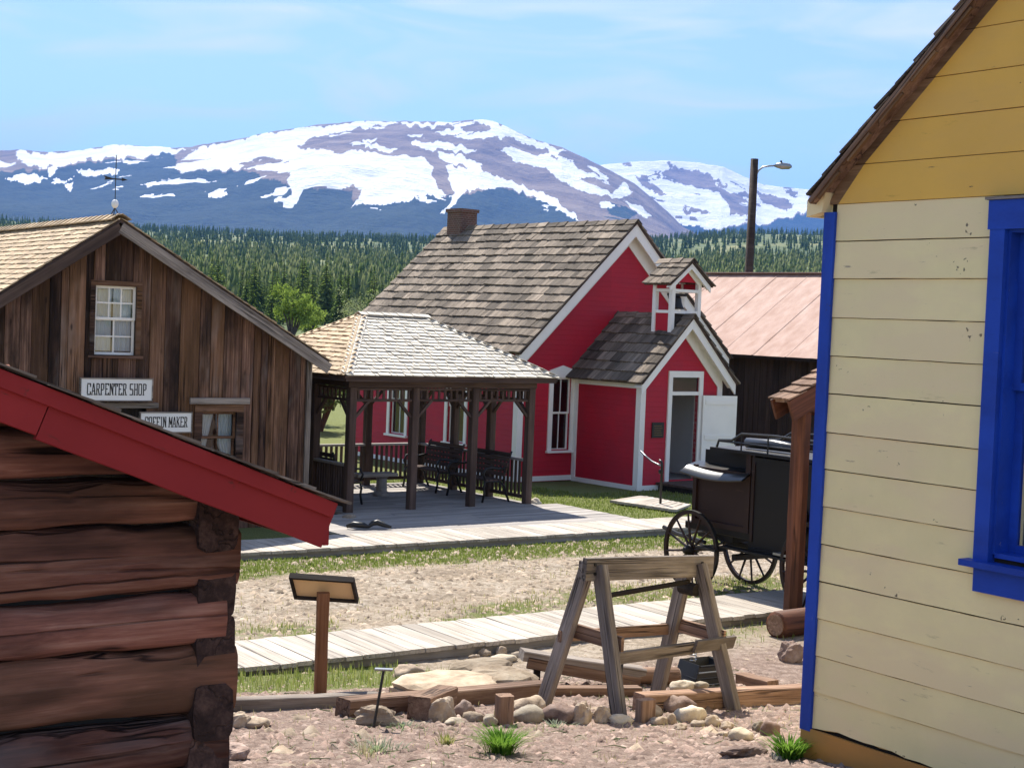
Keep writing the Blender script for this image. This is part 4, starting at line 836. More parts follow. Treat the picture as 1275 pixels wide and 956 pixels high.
shop_sign('CARPENTER SHOP', -3.95, -2.82, 2.12, 2.45, -0.14, 'white sign reading CARPENTER SHOP under the upper sash window')
shop_sign('COFFIN MAKER', -2.98, -2.14, 1.62, 1.92, -0.12, 'smaller white sign reading COFFIN MAKER left of the curtained window')
wv = empty('weathervane', KM @ Vector((KP, 0.0, KZ + 0.03)), 33, 'slender iron weathervane with white glass ball on the carpenter shop ridge', 'weathervane')
m = MB()
for a in (0, 2.1, 4.2): m.tube([(0.13 * math.cos(a), 0.13 * math.sin(a), -0.04), (0, 0, 0.16)], 0.008, 5)
m.tube([(0, 0, 0.14), (0, 0, 0.98)], 0.007, 6); m.build('rod', M['iron'], wv)
n = 12; gvv = [(0.055 * math.sin(math.pi * i / 8) * math.cos(2 * math.pi * j / n), 0.055 * math.sin(math.pi * i / 8) * math.sin(2 * math.pi * j / n), 0.22 + 0.07 * math.cos(math.pi * i / 8)) for i in range(9) for j in range(n)]
mesh_obj('glass_ball', gvv, [(i * n + j, i * n + (j + 1) % n, (i + 1) * n + (j + 1) % n, (i + 1) * n + j) for i in range(8) for j in range(n)], M['sign_white'], wv, True)
MB().prism([(-0.19, 0.58), (-0.05, 0.597), (0.10, 0.597), (0.10, 0.58), (0.19, 0.605), (0.10, 0.635), (0.10, 0.615), (-0.05, 0.615), (-0.19, 0.645), (-0.16, 0.61)], -0.01, 0.01).build('arrow', M['iron'], wv)

# ------------------------------------------------------------------ shed with rusty roof, lamp pole
E_ = at_d(905, 437, 43.5)
H = empty('shed', (E_.x, E_.y, 0), 39.0, 'long dark plank shed with pinkish rusted metal roof behind the schoolhouse', 'shed')
HEZ, HRZ, HW = E_.z, E_.z + 2.35, 3.6; hy0, hy1 = -9.5, 6.0
y = hy0; i = 0
hk = (HRZ - HEZ) / HW
while y < hy1:
    v = []; prof = [(0, 0), (0.02, 0.014), (0.05, 0.014), (0.07, 0), (0.30, 0.004), (0.6, 0.0), (0.9, 0.004), (1.22, 0)]
    for (a, b) in prof:
        for (xx, zz) in ((-0.12, HEZ - 0.12 * hk), (HW, HRZ)): v.append((xx, y + a, zz + b + 0.004 * (i % 2)))
    f = [(2 * j, 2 * j + 1, 2 * j + 3, 2 * j + 2) for j in range(len(prof) - 1)]
    mesh_obj('roof_panel', v, f, M['rust'], H); y += 1.2; i += 1
MB().prism([(-0.1, HEZ - 0.1 - .1 * hk), (HW, HRZ - 0.1), (2 * HW + 0.1, HEZ - 0.1 - .1 * hk), (2 * HW + 0.1, HEZ - 0.03 - .1 * hk), (HW, HRZ - 0.03), (-0.1, HEZ - 0.03 - .1 * hk)], hy0, hy1).build('roof_deck', M['shed_board'], H)
MB().prism([(HW, HRZ + 0.0), (2 * HW + 0.12, HEZ - .12 * hk), (2 * HW + 0.12, HEZ + 0.02 - .12 * hk), (HW, HRZ + 0.03)], hy0, hy1).build('roof_panel', M['rust'], H)
plank('ridge_cap', (HW, hy0, HRZ + 0.03), (HW, hy1, HRZ + 0.03), 0.26, 0.03, M['rust'], H)
y = hy0 + 0.1
while y < hy1 - 0.1:
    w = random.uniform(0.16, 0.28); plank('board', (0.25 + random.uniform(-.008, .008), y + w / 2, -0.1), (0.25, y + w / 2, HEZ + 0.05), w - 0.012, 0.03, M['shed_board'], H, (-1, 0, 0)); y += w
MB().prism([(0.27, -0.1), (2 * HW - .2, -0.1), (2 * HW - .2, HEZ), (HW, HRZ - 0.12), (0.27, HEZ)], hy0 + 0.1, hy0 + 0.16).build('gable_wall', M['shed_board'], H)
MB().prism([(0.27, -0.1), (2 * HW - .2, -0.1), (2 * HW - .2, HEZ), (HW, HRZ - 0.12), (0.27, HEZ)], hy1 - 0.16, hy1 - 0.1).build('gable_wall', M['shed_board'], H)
pb = at_d(932, 345, 52.0); lp = empty('street_lamp', (pb.x, 52.0, 0), 0, 'tall dark wooden pole with curved street lamp arm behind the rusty shed', 'lamp post')
ptop = at_d(940, 198, 52.0).z
MB().tube([(0, 0, -0.3), (0, 0, 3), (0.02, 0, ptop)], [0.17, 0.155, 0.13], 12).build('pole', M['pole'], lp, True)
MB().tube([(0.1, 0, ptop - 0.55), (0.16, 0, ptop - 0.4), (0.3, 0, ptop - 0.27), (0.5, 0, ptop - 0.22), (0.75, 0, ptop - 0.2)], 0.03, 8).build('arm', M['grey_metal'], lp, True)
lamp_head = MB().tube([(0.70, 0, ptop - 0.2), (0.8, 0, ptop - 0.19), (0.95, 0, ptop - 0.2), (1.2, 0, ptop - 0.21), (1.28, 0, ptop - 0.21)], [0.04, 0.09, 0.12, 0.10, 0.04], 10).build('lamp_head', M['grey_metal'], lp, True)
MB().tube([(0.92, 0, ptop - 0.09), (0.92, 0, ptop - 0.02)], 0.035, 8).build('photocell', M['iron'], lp)

# ------------------------------------------------------------------ log shelter behind the yellow house, log, wagon
sh = empty('log_shelter', (3.62, 19.13, 0), 35.0, 'brown log post and sloping rake board of a small shelter behind the yellow house', 'shelter')
for (x, y) in ((0, 0), (2.4, 0)):
    plank('post', (x, y, -0.1), (x, y, 2.62), 0.23, 0.23, M['stain'], sh, (0, -1, 0), seg=4, jit=0.006, cf=0.29)
for y in (0,): plank('tie_beam', (0.14, y, 2.66), (2.26, y, 2.66), 0.2, 0.16, M['stain'], sh)
for x in (0, 2.4): plank('bracket', (x, -0.17, 2.70), (x, 0.17, 2.70), 0.16, 0.14, M['stain'], sh)
ks = 0.44
for s in (-1, 1):
    xe = 1.2 + s * 1.60; ze = 2.66; zp_ = ze + 1.60 * ks
    plank('rake_board', (xe, -0.20, ze - 0.02), (1.2, -0.20, zp_ - 0.02), 0.26, 0.04, M['stain'], sh, (0, -1, 0)); plank('rake_board', (xe, 0.09, ze - 0.02), (1.2, 0.09, zp_ - 0.02), 0.26, 0.04, M['stain'], sh, (0, -1, 0))
    up = Vector((-s, 0, ks)).normalized(); nn = Vector((s * ks, 0, 1)).normalized()
    pl = [(xe, ze + 0.08), (1.2, zp_ + 0.08), (1.2, zp_ + 0.12), (xe, ze + 0.12)]; pl = pl if s < 0 else list(reversed(pl))
    MB().prism(pl, -0.20, 0.08).build('sheathing', M['brown_timber'], sh)
    shingles(sh, Vector((xe, -0.24, ze + 0.12)) - up * 0.06, (0, 1, 0), up, lambda t: (0, 0.36), 1.8, 0.2, (0.14, 0.3), M['brown_timber'], 40 if s < 0 else 0, sh, 0.025)
lg = empty('fallen_log', at_z(966, 778, 0.15), 38.0, 'cut brown log lying on the ground by the near boardwalk end', 'log')
lv = MB(); lv.tube([(0, 0, 0), (0.02, 0, 0), (0.9, 0.01, 0.0), (1.9, 0, 0.01)], [0.155, 0.165, 0.16, 0.15], 14); lv.build('bark', M['stain'], lg, True)
MB().tube([(-0.012, 0, 0), (0.004, 0, 0)], 0.125, 14).build('cut_end', M['brown_timber'], lg)

wg0 = Vector((2.56, 21.15, 0))
W = empty('wagon', wg0, -55.0, 'old black delivery wagon with spoked wheels and roof rails by the boardwalk', 'wagon')
def wheel(x, y, r):
    wl_ = empty('wheel', (x, y, r), 0, parent=W); n = 40; m = MB()
    def ring(r0, r1, t):
        v = []; f = []
        for i in range(n):
            a = 2 * math.pi * i / n
            for rr, yy in ((r0, -t), (r1, -t), (r1, t), (r0, t)): v.append((rr * math.cos(a), yy, rr * math.sin(a)))
        for i in range(n):
            for k in range(4): f.append((i * 4 + k, i * 4 + (k + 1) % 4, ((i + 1) % n) * 4 + (k + 1) % 4, ((i + 1) % n) * 4 + k))
        return v, f
    mesh_obj('rim', *ring(r - 0.055, r - 0.012, 0.022), M['coach_brown'], wl_); mesh_obj('tyre', *ring(r - 0.012, r, 0.024), M['iron'], wl_)
    MB().tube([(0, -0.13, 0), (0, -0.11, 0), (0, -0.05, 0), (0, 0.05, 0), (0, 0.12, 0)], [0.035, 0.05, 0.075, 0.075, 0.05], 12).build('hub', M['coach'], wl_, True)
    for i in range(12):
        a = 2 * math.pi * (i + 0.3) / 12; MB().tube([(0.06 * math.cos(a), 0, 0.06 * math.sin(a)), ((r - .05) * math.cos(a), -0.01, (r - .05) * math.sin(a))], [0.02, 0.014], 6).build('spoke', M['coach_brown'], wl_)
for x, r in ((0, 0.55), (2.35, 0.62)):
    for y in (0, 1.12): wheel(x, y, r)
    MB().tube([(x, -0.05, r), (x, 1.17, r)], 0.03, 8).build('axle', M['iron'], W)
    for y in (0.25, 0.87):
        sp = MB()
        for s in (-1, 1): sp.tube([(x - 0.38, y, r + 0.14), (x - 0.2, y, r + 0.14 + s * 0.07), (x, y, r + 0.14 + s * 0.10), (x + 0.2, y, r + 0.14 + s * 0.07), (x + 0.38, y, r + 0.14)], 0.018, 5)
        sp.build('spring', M['iron'], W)
plank('reach', (-0.1, 0.68, 0.62), (3.2, 0.68, 0.66), 0.08, 0.07, M['coach'], W)
for y in (0.2, 0.92): plank('sill_beam', (-0.32, y, 0.86), (3.5, y, 0.86), 0.08, 0.1, M['coach'], W)
MB().box(-0.14, 0.95, 0.16, 0.96, 0.92, 1.70).build('front_box', M['coach_brown'], W)
for (x0, x1, z0, z1) in ((-0.16, -0.09, 0.90, 1.72), (0.88, 0.97, 0.90, 1.96), (1.0, 1.05, 0.80, 1.96), (-0.09, 0.88, 0.90, 0.97), (-0.09, 0.88, 1.62, 1.70)): MB().box(x0, x1, 0.125, 0.16, z0, z1).build('moulding', M['coach_brown'], W)
MB().box(-0.12, 0.97, 0.30, 0.90, 1.70, 1.93).build('seat_box', M['coach'], W)
MB().box(0.97, 3.5, 0.14, 0.98, 0.64, 1.93).build('rear_box', M['coach'], W)
for (x0, x1, z0, z1) in ((1.05, 3.48, 0.66, 0.73), (1.05, 3.48, 1.86, 1.93), (2.92, 2.99, 0.83, 1.86)): MB().box(x0, x1, 0.115, 0.14, z0, z1).build('moulding', M['coach'], W)
lip = []; nn_ = 10
for i in range(nn_ + 1):
    x = -0.26 + 1.24 * i / nn_; sg = 0.05 * math.sin(math.pi * i / nn_)
    lip += [(x, -0.04, 1.62 - sg + 0.10 * i / nn_ * 0), (x, 0.10, 1.70 - sg), (x, 0.30, 1.76 - sg * 0.5), (x, 0.30, 1.73 - sg * .5), (x, 0.10, 1.67 - sg), (x, -0.04, 1.60 - sg)]
lf = [(i * 6 + k, i * 6 + (k + 1) % 6, (i + 1) * 6 + (k + 1) % 6, (i + 1) * 6 + k) for i in range(nn_) for k in range(6)]
mesh_obj('seat_apron', lip, lf, M['leather'], W, True)
MB().box(0.25, 3.6, 0.04, 1.08, 1.96, 2.0).build('roof_board', M['coach'], W)
rk = MB()
for y in (0.1, 1.02):
    rk.tube([(0.32, y, 2.0), (0.36, y, 2.10), (0.62, y, 2.12), (0.80, y, 2.22), (1.4, y, 2.24), (3.5, y, 2.22)], 0.018, 6)
    for x in (0.8, 1.3, 1.8, 2.3): rk.tube([(x, y, 2.0), (x, y, 2.22)], 0.012, 5)
    rk.tube([(0.36, y, 2.09), (3.5, y, 2.10)], 0.014, 6)
rk.build('roof_rail', M['iron'], W)
MB().tube([(0.55, 0.4, 2.07), (0.6, 0.4, 2.08), (1.1, 0.42, 2.09), (1.5, 0.4, 2.08), (1.55, 0.4, 2.07)], [0.02, 0.07, 0.075, 0.06, 0.02], 10).build('bedroll', M['leather'], W, True)
MB().tube([(2.0, 0.08, 1.02), (2.0, 0.08, 1.06), (2.0, 0.08, 1.30), (2.0, 0.08, 1.34)], [0.03, 0.055, 0.055, 0.03], 10).build('side_lamp', M['grey_metal'], W, True)
MB().box(0.15, 0.55, -0.06, 0.14, 0.60, 0.63).build('step', M['iron'], W); MB().box(1.6, 1.9, -0.02, 0.12, 0.72, 0.75).build('step', M['grey_metal'], W)
MB().box(-0.2, 0.5, 0.3, 0.8, 0.70, 0.80).build('fifth_wheel', M['iron'], W); plank('brake_beam', (0.75, 0.1, 0.55), (0.75, 1.0, 0.55), 0.08, 0.08, M['coach'], W); plank('step_board', (0.6, 0.05, 0.68), (2.2, 0.05, 0.68), 0.16, 0.03, M['coach'], W)
m = MB()
for y in (0.35, 0.8): m.tube([(-0.1, y, 0.62), (-0.7, y, 0.66), (-1.0, y, 0.72)], 0.03, 6)
m.build('shaft', M['coach'], W)

# ------------------------------------------------------------------ yellow house
Yc = at_d(1000, 905, 11.0)
Y = empty('yellow_house', (Yc.x, Yc.y, 0), -55.7, 'pale yellow plank house with ochre gable and bright blue window and corner trim', 'building')
ys_ = [0.775, 1.042, 1.30, 1.568, 1.834, 2.10, 2.371, 2.636, 2.901, 3.176, 3.445, 3.714, 3.990, 4.252, 4.515]
YX1 = 5.6; wx0, wx1, wz0, wz1 = 1.567, 2.50, 2.25, 4.30
def hboard(x0, x1, z0, z1, mat, y=0.0, t=0.022, rag=0.0, name='board'):
    Mx = Matrix(((1., 0., 0., x0), (0., 0.035, -1., y), (0., 1., 0.035, (z0 + z1) / 2), (0, 0, 0, 1))); L = x1 - x0; h = (z1 - z0) / 2; n = max(2, int(L / 0.12)); v = []
    for zz in (-t / 2, t / 2):
        v += [(L * i / n, -h + random.uniform(-.0015, .0015) + (random.uniform(0, rag) if 0 < i < n else 0), zz) for i in range(n + 1)] + [(L * i / n, h + random.uniform(-.0015, .0015), zz) for i in range(n, -1, -1)]
    k = 2 * (n + 1); f = [tuple(range(k - 1, -1, -1)), tuple(range(k, 2 * k))] + [(i, (i + 1) % k, (i + 1) % k + k, i + k) for i in range(k)]
    return mesh_obj(name, v, f, mat, Y, False, Mx)
for i, (a, b) in enumerate(zip(ys_, ys_[1:])):
    g = [random.choice((0.002, 0.003, 0.004, 0.006)), random.uniform(0.001, 0.0035)]; yj = random.uniform(-0.003, 0.003)
    if b > wz0 - 0.05 and a < wz1 + 0.05:
        za = a; spans = [(0.085, wx0 - 0.06), (wx1 + 0.06, YX1)]
        if a < wz0 - 0.1 : spans = [(0.085, wx0 - 0.06), (wx1 + 0.06, YX1)]
    else: spans = [(0.085, 2.9 + random.uniform(-.4, .4)), None]
    if spans[1] is None: spans[1] = (spans[0][1] + 0.004, YX1)
    for s0, s1 in spans: hboard(s0, s1, a + g[0], b - g[1], M['pale_yellow'], 0.011 + yj, 0.022, 0.03 if i == 0 else 0.0)
MB().box(0.02, YX1, 0.03, 0.09, 0.3, 4.5).build('backing_wall', M['dark_wood'], Y) if False else None
bw = strip_wall(MB(), 0.02, YX1, 0.3, lambda x: 4.6, [], [(wx0, wx1, wz0, wz1)], 0.028, 0.09); bw.build('backing_wall', M['shed_board'], Y)
MB().box(-0.01, 0.02, 0.03, 5.0, 0.3, 4.55).build('side_wall', M['pale_yellow'], Y)
hboard(0.0, YX1, 0.50, 0.772, M['skirt'], -0.012, 0.03, name='skirt_board')
MB().box(0.05, YX1, 0.03, 0.3, -0.2, 0.5).build('foundation', M['fieldstone'], Y)
plank('corner_board', (0.04, -0.012, 0.755), (0.04, -0.012, 4.46), 0.105, 0.026, M['blue'], Y, (0, -1, 0), seg=10, jit=0.0015); plank('corner_board', (-0.024, 0.06, 0.76), (-0.024, 0.06, 4.46), 0.12, 0.026, M['blue'], Y, (-1, 0, 0))
# ochre gable with a bare strip along the roof
k_y = 0.91; zroof = lambda x: 4.63 + k_y * (x + 0.057) - 0.05; zpaint = lambda x: 5.056 + k_y * (x - 0.624) - 0.0
zs = [4.515, 4.785, 5.06, 5.32, 5.60, 5.87, 6.14, 6.41, 6.68, 6.95, 7.2]; XR = 3.1
for a, b in zip(zs, zs[1:]):
    xa, xb = 0.624 + (a - 5.056) / k_y, 0.624 + (b - 5.056) / k_y; ra, rb = (a - 4.58) / k_y - 0.057, (b - 4.58) / k_y - 0.057; e = 0.003
    ra, rb = max(ra, 0.0), max(rb, 0.0); xa, xb = max(xa, 0.10), max(xb, 0.10)
    yj = random.uniform(-.002, .002)
    def gb(pts, mat, y):
        Mx = Matrix(((1., 0., 0., pts[0][0]), (0., 0., -1., y), (0., 1., 0., pts[0][1]), (0, 0, 0, 1))); q = [(p[0] - pts[0][0], p[1] - pts[0][1]) for p in pts]; n = len(q)
        v = [(p[0], p[1], -0.011) for p in q] + [(p[0], p[1], 0.011) for p in q]
        mesh_obj('board', v, [tuple(range(n - 1, -1, -1)), tuple(range(n, 2 * n))] + [(i, (i + 1) % n, (i + 1) % n + n, i + n) for i in range(n)], mat, Y, False, Mx)
    gb([(xa, a + e), (XR * 2 - xa, a + e), (XR * 2 - xb, b - e), (xb, b - e)], M['ochre'], 0.010 + yj)
    if xb > 0.1: gb([(ra, a + e), (xa - 0.001, a + e), (xb - 0.001, b - e), (rb, b - e)], M['bare_siding'], 0.013 + yj)
YR = empty('roof', (0, 0, 0), 0, parent=Y)
zr_ = lambda x: 4.565 + k_y * (x + 0.057)
MB().prism([(-0.06, zr_(-0.06) - 0.045), (XR, zr_(XR) - 0.045), (XR, zr_(XR)), (-0.06, zr_(-0.06))], -0.11, 5.2).build('sheathing', M['brown_timber'], YR); MB().prism([(XR, zr_(XR) - 0.045), (2 * XR + .16, zr_(-0.16) - 0.045), (2 * XR + .16, zr_(-.16)), (XR, zr_(XR))], -0.11, 5.2).build('sheathing', M['brown_timber'], YR)
for i in range(12): # ends of the sheathing boards seen under the edge
    x = 0.0 + i * 0.27; plank('sheathing_board', (x, -0.10, zr_(x) - 0.06), (x + 0.19, -0.10, zr_(x + 0.19) - 0.06), 0.02, 0.022 + 0.01 * (i % 2), M['bare_siding'], YR, (0, -1, 0))
plank('rake_strip', (-0.07, -0.118, zr_(-0.07) - 0.02), (XR, -0.118, zr_(XR) - 0.02), 0.035, 0.02, M['brown_timber'], YR, (0, -1, 0), seg=8, jit=0.003)
upy = Vector((1, 0, k_y)).normalized()
shingles(YR, Vector((-0.06, -0.135, zr_(-0.06))) - upy * 0.02, (0, 1, 0), upy, lambda t: (random.uniform(-0.012, 0.012), 1.6), 4.3, 0.21, (0.12, 0.24), M['shake'], 60, Y, 0.022, tilt=0.05)
MB().prism([(-0.15, 4.43), (0.0, 4.46), (0.03, 4.60), (-0.15, 4.55)], -0.06, 0.03).build('cornice_return', M['pale_yellow'], Y)
plank('eave_board', (-0.13, -0.05, 4.50), (-0.13, 5.0, 4.50), 0.025, 0.14, M['pale_yellow'], Y)
wy = empty('window', (0, 0, 0), 0, parent=Y)
cw = MB(); cw.box(wx0 - 0.115, wx0, -0.04, 0.03, wz0 - 0.05, wz1); cw.box(wx1, wx1 + 0.115, -0.04, 0.03, wz0 - 0.05, wz1); cw.box(wx0 - 0.13, wx1 + 0.13, -0.045, 0.03, wz1, wz1 + 0.185); cw.build('casing', M['blue'], wy)
MB().box(wx0 - 0.18, wx1 + 0.18, -0.10, 0.03, wz0 - 0.09, wz0 - 0.05).build('sill', M['blue'], wy); MB().box(wx0 - 0.11, wx1 + 0.11, -0.035, 0.0, wz0 - 0.25, wz0 - 0.09).build('apron', M['blue'], wy)
MB().box(wx0 - 0.15, wx1 + 0.15, -0.06, 0.0, wz1 + 0.187, wz1 + 0.205).build('drip_cap', M['grey_timber'], wy)
jm = MB(); jm.box(wx0, wx0 + 0.02, 0.0, 0.2, wz0, wz1); jm.box(wx1 - 0.02, wx1, 0.0, 0.2, wz0, wz1); jm.box(wx0 + .02, wx1 - .02, 0.0, 0.2, wz1 - 0.02, wz1); jm.box(wx0 + .02, wx1 - .02, 0.0, 0.2, wz0 - 0.02, wz0 + 0.01); jm.build('jamb', M['blue'], wy)
zm = 3.29
for za, zb, yy in ((zm, wz1 - 0.02, 0.09), (wz0 + 0.01, zm + 0.05, 0.13)):
    m = MB(); m.box(wx0 + .02, wx0 + .08, yy, yy + .035, za, zb); m.box(wx1 - .08, wx1 - .02, yy, yy + .035, za, zb); m.box(wx0 + .08, wx1 - .08, yy, yy + .035, za, za + .05); m.box(wx0 + .08, wx1 - .08, yy, yy + .035, zb - .05, zb); s_ = m.build('sash', M['blue'], wy)
    MB().box(wx0 + .44, wx0 + .47, yy, yy + .03, za + .05, zb - .05).build('glazing_bar', M['blue'], s_)
    for xa, xb in ((wx0 + .08, wx0 + .44), (wx0 + .47, wx1 - .08)): mesh_obj('pane', [(xa, yy + .015, za + .05), (xb, yy + .015, za + .05), (xb, yy + .015, zb - .05), (xa, yy + .015, zb - .05)], [(0, 1, 2, 3)], M['glass'], s_)
MB().box(wx0 - 0.4, wx1 + 0.4, 1.2, 1.25, wz0 - 0.5, wz1 + 0.5).build('room_backing', M['dark_room'], wy)
v = []
for z in (2.2, 4.3):
    for i in range(25): v.append((wx0 + 0.0 + 0.35 * i / 24, 0.30 + 0.03 * math.sin(i * 1.6), z))
mesh_obj('curtain', v, [(i, i + 1, i + 26, i + 25) for i in range(24)], M['curtain'], wy, True)

# ------------------------------------------------------------------ log cabin
B_ = at_d(262, 750, 6.2)
L_ = empty('log_cabin', (B_.x, B_.y, 0), 35.0, 'reddish brown log cabin with barn red rake boards at the left edge', 'cabin')
kb = 0.386; zrk = lambda x: 2.845 - (x - 0.373) * kb       # top of the rake boards
def log_part(name, p0, p1, rh, rd, mat, seg=7, n=14, wob=0.012, nlen=12, q=0.62, flat=False):
    p0 = Vector(p0); p1 = Vector(p1); Mx, L = frame(p0, p1); v = []; f = []; ph = random.uniform(0, 6)
    for i in range(nlen + 1):
        s = 1 + 0.05 * math.sin(ph + i * 0.7); oy = random.uniform(-wob, wob) * 0.6; oz = random.uniform(-wob, wob) * 0.5
        for k in range(n):
            a = 2 * math.pi * k / n; cy, cz = math.cos(a), math.sin(a)
            yy = math.copysign(abs(cy) ** q, cy) * rd * s; zz = math.copysign(abs(cz) ** q, cz) * rh * s; j = random.uniform(-wob, wob) * 0.5
            v.append((L * i / nlen, yy * (1 + j / rd) + oy, zz + oz + j))
    for i in range(nlen):
        for k in range(n): f.append((i * n + (k + 1) % n, i * n + k, (i + 1) * n + k, (i + 1) * n + (k + 1) % n))
    f.append(tuple(range(n))); f.append(tuple(nlen * n + k for k in range(n - 1, -1, -1)))
    return mesh_obj(name, v, f, mat, L_, not flat, Mx)
joints = [0.18, 0.45, 0.70, 0.96, 1.20, 1.46, 1.735, 1.957, 2.243, 2.456, 2.735, 2.925, 3.13, 3.36, 3.6, 3.85]
for i, (a, b) in enumerate(zip(joints, joints[1:])):
    zc = (a + b) / 2; end = 0.085 + random.uniform(-0.03, 0.035)
    if b > 2.62: end = min(end, 0.373 - (zc - 2.78) / kb)
    log_part('log', (-4.6 if zc < 2.9 else -5.6 - end, 0.08, zc + random.uniform(-.008, .008)), (end, 0.08, zc + random.uniform(-.008, .008)), (b - a) / 2 - 0.006, 0.115, M['log'], wob=0.015, nlen=34, q=0.5)
    z2 = b
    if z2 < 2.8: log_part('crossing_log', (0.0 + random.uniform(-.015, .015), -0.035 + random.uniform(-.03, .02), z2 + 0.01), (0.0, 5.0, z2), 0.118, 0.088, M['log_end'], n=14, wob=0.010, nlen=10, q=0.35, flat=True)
    MB().box(-4.4, -0.1, 0.09, 0.16, a - 0.03, a + 0.03).build('chinking', M['dark_room'], L_) if zc < 2.8 else None
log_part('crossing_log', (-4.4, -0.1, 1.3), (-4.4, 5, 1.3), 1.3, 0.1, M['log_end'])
BR = empty('roof', (0, 0, 0), 0, parent=L_); XB = -2.25
plank('rake_board', (0.36, -0.30, zrk(0.36) - 0.103), (-0.80, -0.30, zrk(-0.80) - 0.103), 0.178, 0.03, M['barn_red'], BR, (0, -1, 0), seg=6, jit=0.002); plank('rake_board', (-0.803, -0.303, zrk(-0.803) - 0.098), (XB, -0.303, zrk(XB) - 0.098), 0.162, 0.03, M['barn_red'], BR, (0, -1, 0), seg=6, jit=0.002)
plank('rake_trim', (0.375, -0.325, zrk(0.375) - 0.03), (XB, -0.325, zrk(XB) - 0.03), 0.062, 0.022, M['barn_red'], BR, (0, -1, 0), seg=8, jit=0.0015)
plank('eave_board', (0.368, -0.28, zrk(0.368) - 0.10), (0.368, 4.5, zrk(0.368) - 0.10), 0.025, 0.16, M['barn_red'], BR)
MB().prism([(XB, zrk(XB) - 0.03), (0.39, zrk(0.39) - 0.03), (0.39, zrk(0.39) - 0.004), (XB, zrk(XB) - 0.004)], -0.28, 4.5).build('sheathing', M['dark_wood'], BR); MB().prism([(2 * XB - 0.4, zrk(0.4) - 0.03), (XB, zrk(XB) - 0.03), (XB, zrk(XB) - 0.004), (2 * XB - 0.4, zrk(0.4) - 0.004)], -0.28, 4.5).build('sheathing', M['dark_wood'], BR)
upb = Vector((-1, 0, kb)).normalized()
shingles(BR, Vector((0.41, -0.36, zrk(0.41))) - upb * 0.0, (0, 1, 0), upb, lambda t: (random.uniform(-0.02, 0.02), 1.3), 2.85, 0.17, (0.10, 0.22), M['shake'], 40, L_, 0.011, tilt=0.018)

# ================================================================== THINGS IN THE FOREGROUND
def on(px, py, dz=0.0): p = gpx(px, py); return Vector((p.x, p.y, p.z + dz))
# interpretive sign
q = on(398, 866); sg = empty('display_sign', (q.x, q.y, q.z - 0.05), 0, 'tilted information board on a square brown post, seen from behind', 'sign'); dq = q.y
hh = at_d(407, 735, dq).z - q.z + 0.05
plank('post', (0, 0, -0.1), (0.0, 0, hh - 0.02), 0.11, 0.095, M['sign_post'], sg, (0.2, -1, 0), seg=3, jit=0.003)
def board_pt(a, b, o=0.0): # a along the board, b up the slope
    return Vector((a * 0.985 + b * -0.13, a * 0.10 + 0.055 - b * 0.55 + o, hh + 0.01 + b * 0.82 - a * 0.045))
m = MB(); W2, H2 = 0.265, 0.115
def slab(mb, a0, a1, b0, b1, o0, o1):
    v = [board_pt(a, b) + Vector((0.05, 0.75, 0.60)).normalized() * o for o in (o0, o1) for b in (b0, b1) for a in (a0, a1)]
    mb.add(v, [(0, 2, 3, 1), (4, 5, 7, 6), (0, 1, 5, 4), (2, 6, 7, 3), (0, 4, 6, 2), (1, 3, 7, 5)])
slab(m, -W2, W2, -H2, H2, 0.0, 0.012); m.build('panel', M['sign_tan'], sg)
for (a0, a1, b0, b1) in ((-W2 - .025, W2 + .025, H2, H2 + .02), (-W2 - .025, W2 + .025, -H2 - .02, -H2), (-W2 - .025, -W2, -H2, H2), (W2, W2 + .025, -H2, H2)):
    m = MB(); slab(m, a0, a1, b0, b1, -0.03, 0.03); m.build('frame', M['shed_board'], sg)
# sawhorse rig
sc = Vector((1.26, 13.75, 0)); sc.z = 0.22; SH = empty('sawhorse', sc, 41.0, 'tall weathered timber sawhorse with two A frames and a heavy top beam', 'sawhorse')
SL, ST = 0.74, 1.27; tl_ = lambda x: -0.045 - 0.045 * x / 0.74
plank('top_beam', (-SL - 0.06, -0.045, ST + tl_(-SL)), (SL + 0.10, -0.045, ST + tl_(SL)), 0.055, 0.20, M['grey_timber'], SH, seg=3, jit=0.003)
plank('top_beam', (-SL - 0.02, 0.045, ST - 0.02 + tl_(-SL)), (SL + 0.04, 0.045, ST - 0.01 + tl_(SL)), 0.05, 0.16, M['grey_timber'], SH, seg=3, jit=0.003)
SM = Matrix.Translation(sc) @ Matrix.Rotation(R_(41), 4, 'Z')
def legend(x, y): p = SM @ Vector((x, y, 0)); return zg1(p.x, p.y) - sc.z - 0.06
for s in (-1, 1):
    xl = s * (SL - 0.10); spread = 0.50
    for t in (-1, 1):
        xb = xl + s * 0.10; yb = t * spread
        plank('leg', (xl, t * 0.075, ST + tl_(xl) + 0.03 - (0.02 if t > 0 else 0)), (xb, yb, legend(xb, yb)), 0.14, 0.075, M['grey_timber'], SH, (1, 0, 0), seg=4, jit=0.003)
    plank('brace', (xl + s * 0.02 + 0.05, -0.36, 0.66 + tl_(xl)), (xl + s * 0.02 + 0.05, 0.34, 0.68 + tl_(xl)), 0.035, 0.13, M['brown_timber'], SH)
plank('stretcher', (-SL + 0.02, -0.34, 0.54), (0.32, -0.33, 0.52), 0.035, 0.115, M['grey_timber'], SH, (0, -0.3, 1)); plank('stretcher', (0.30, -0.37, 0.54), (SL + 0.12, -0.34, 0.52), 0.035, 0.12, M['grey_timber'], SH, (0, -0.3, 1))
plank('stretcher', (-SL, 0.30, 0.62), (SL, 0.30, 0.54), 0.035, 0.10, M['brown_timber'], SH)
MB().tube([(-SL + 0.14, -0.10, ST - 0.24), (SL - 0.18, -0.02, ST - 0.22)], 0.024, 8).build('pole', M['shed_board'], SH)
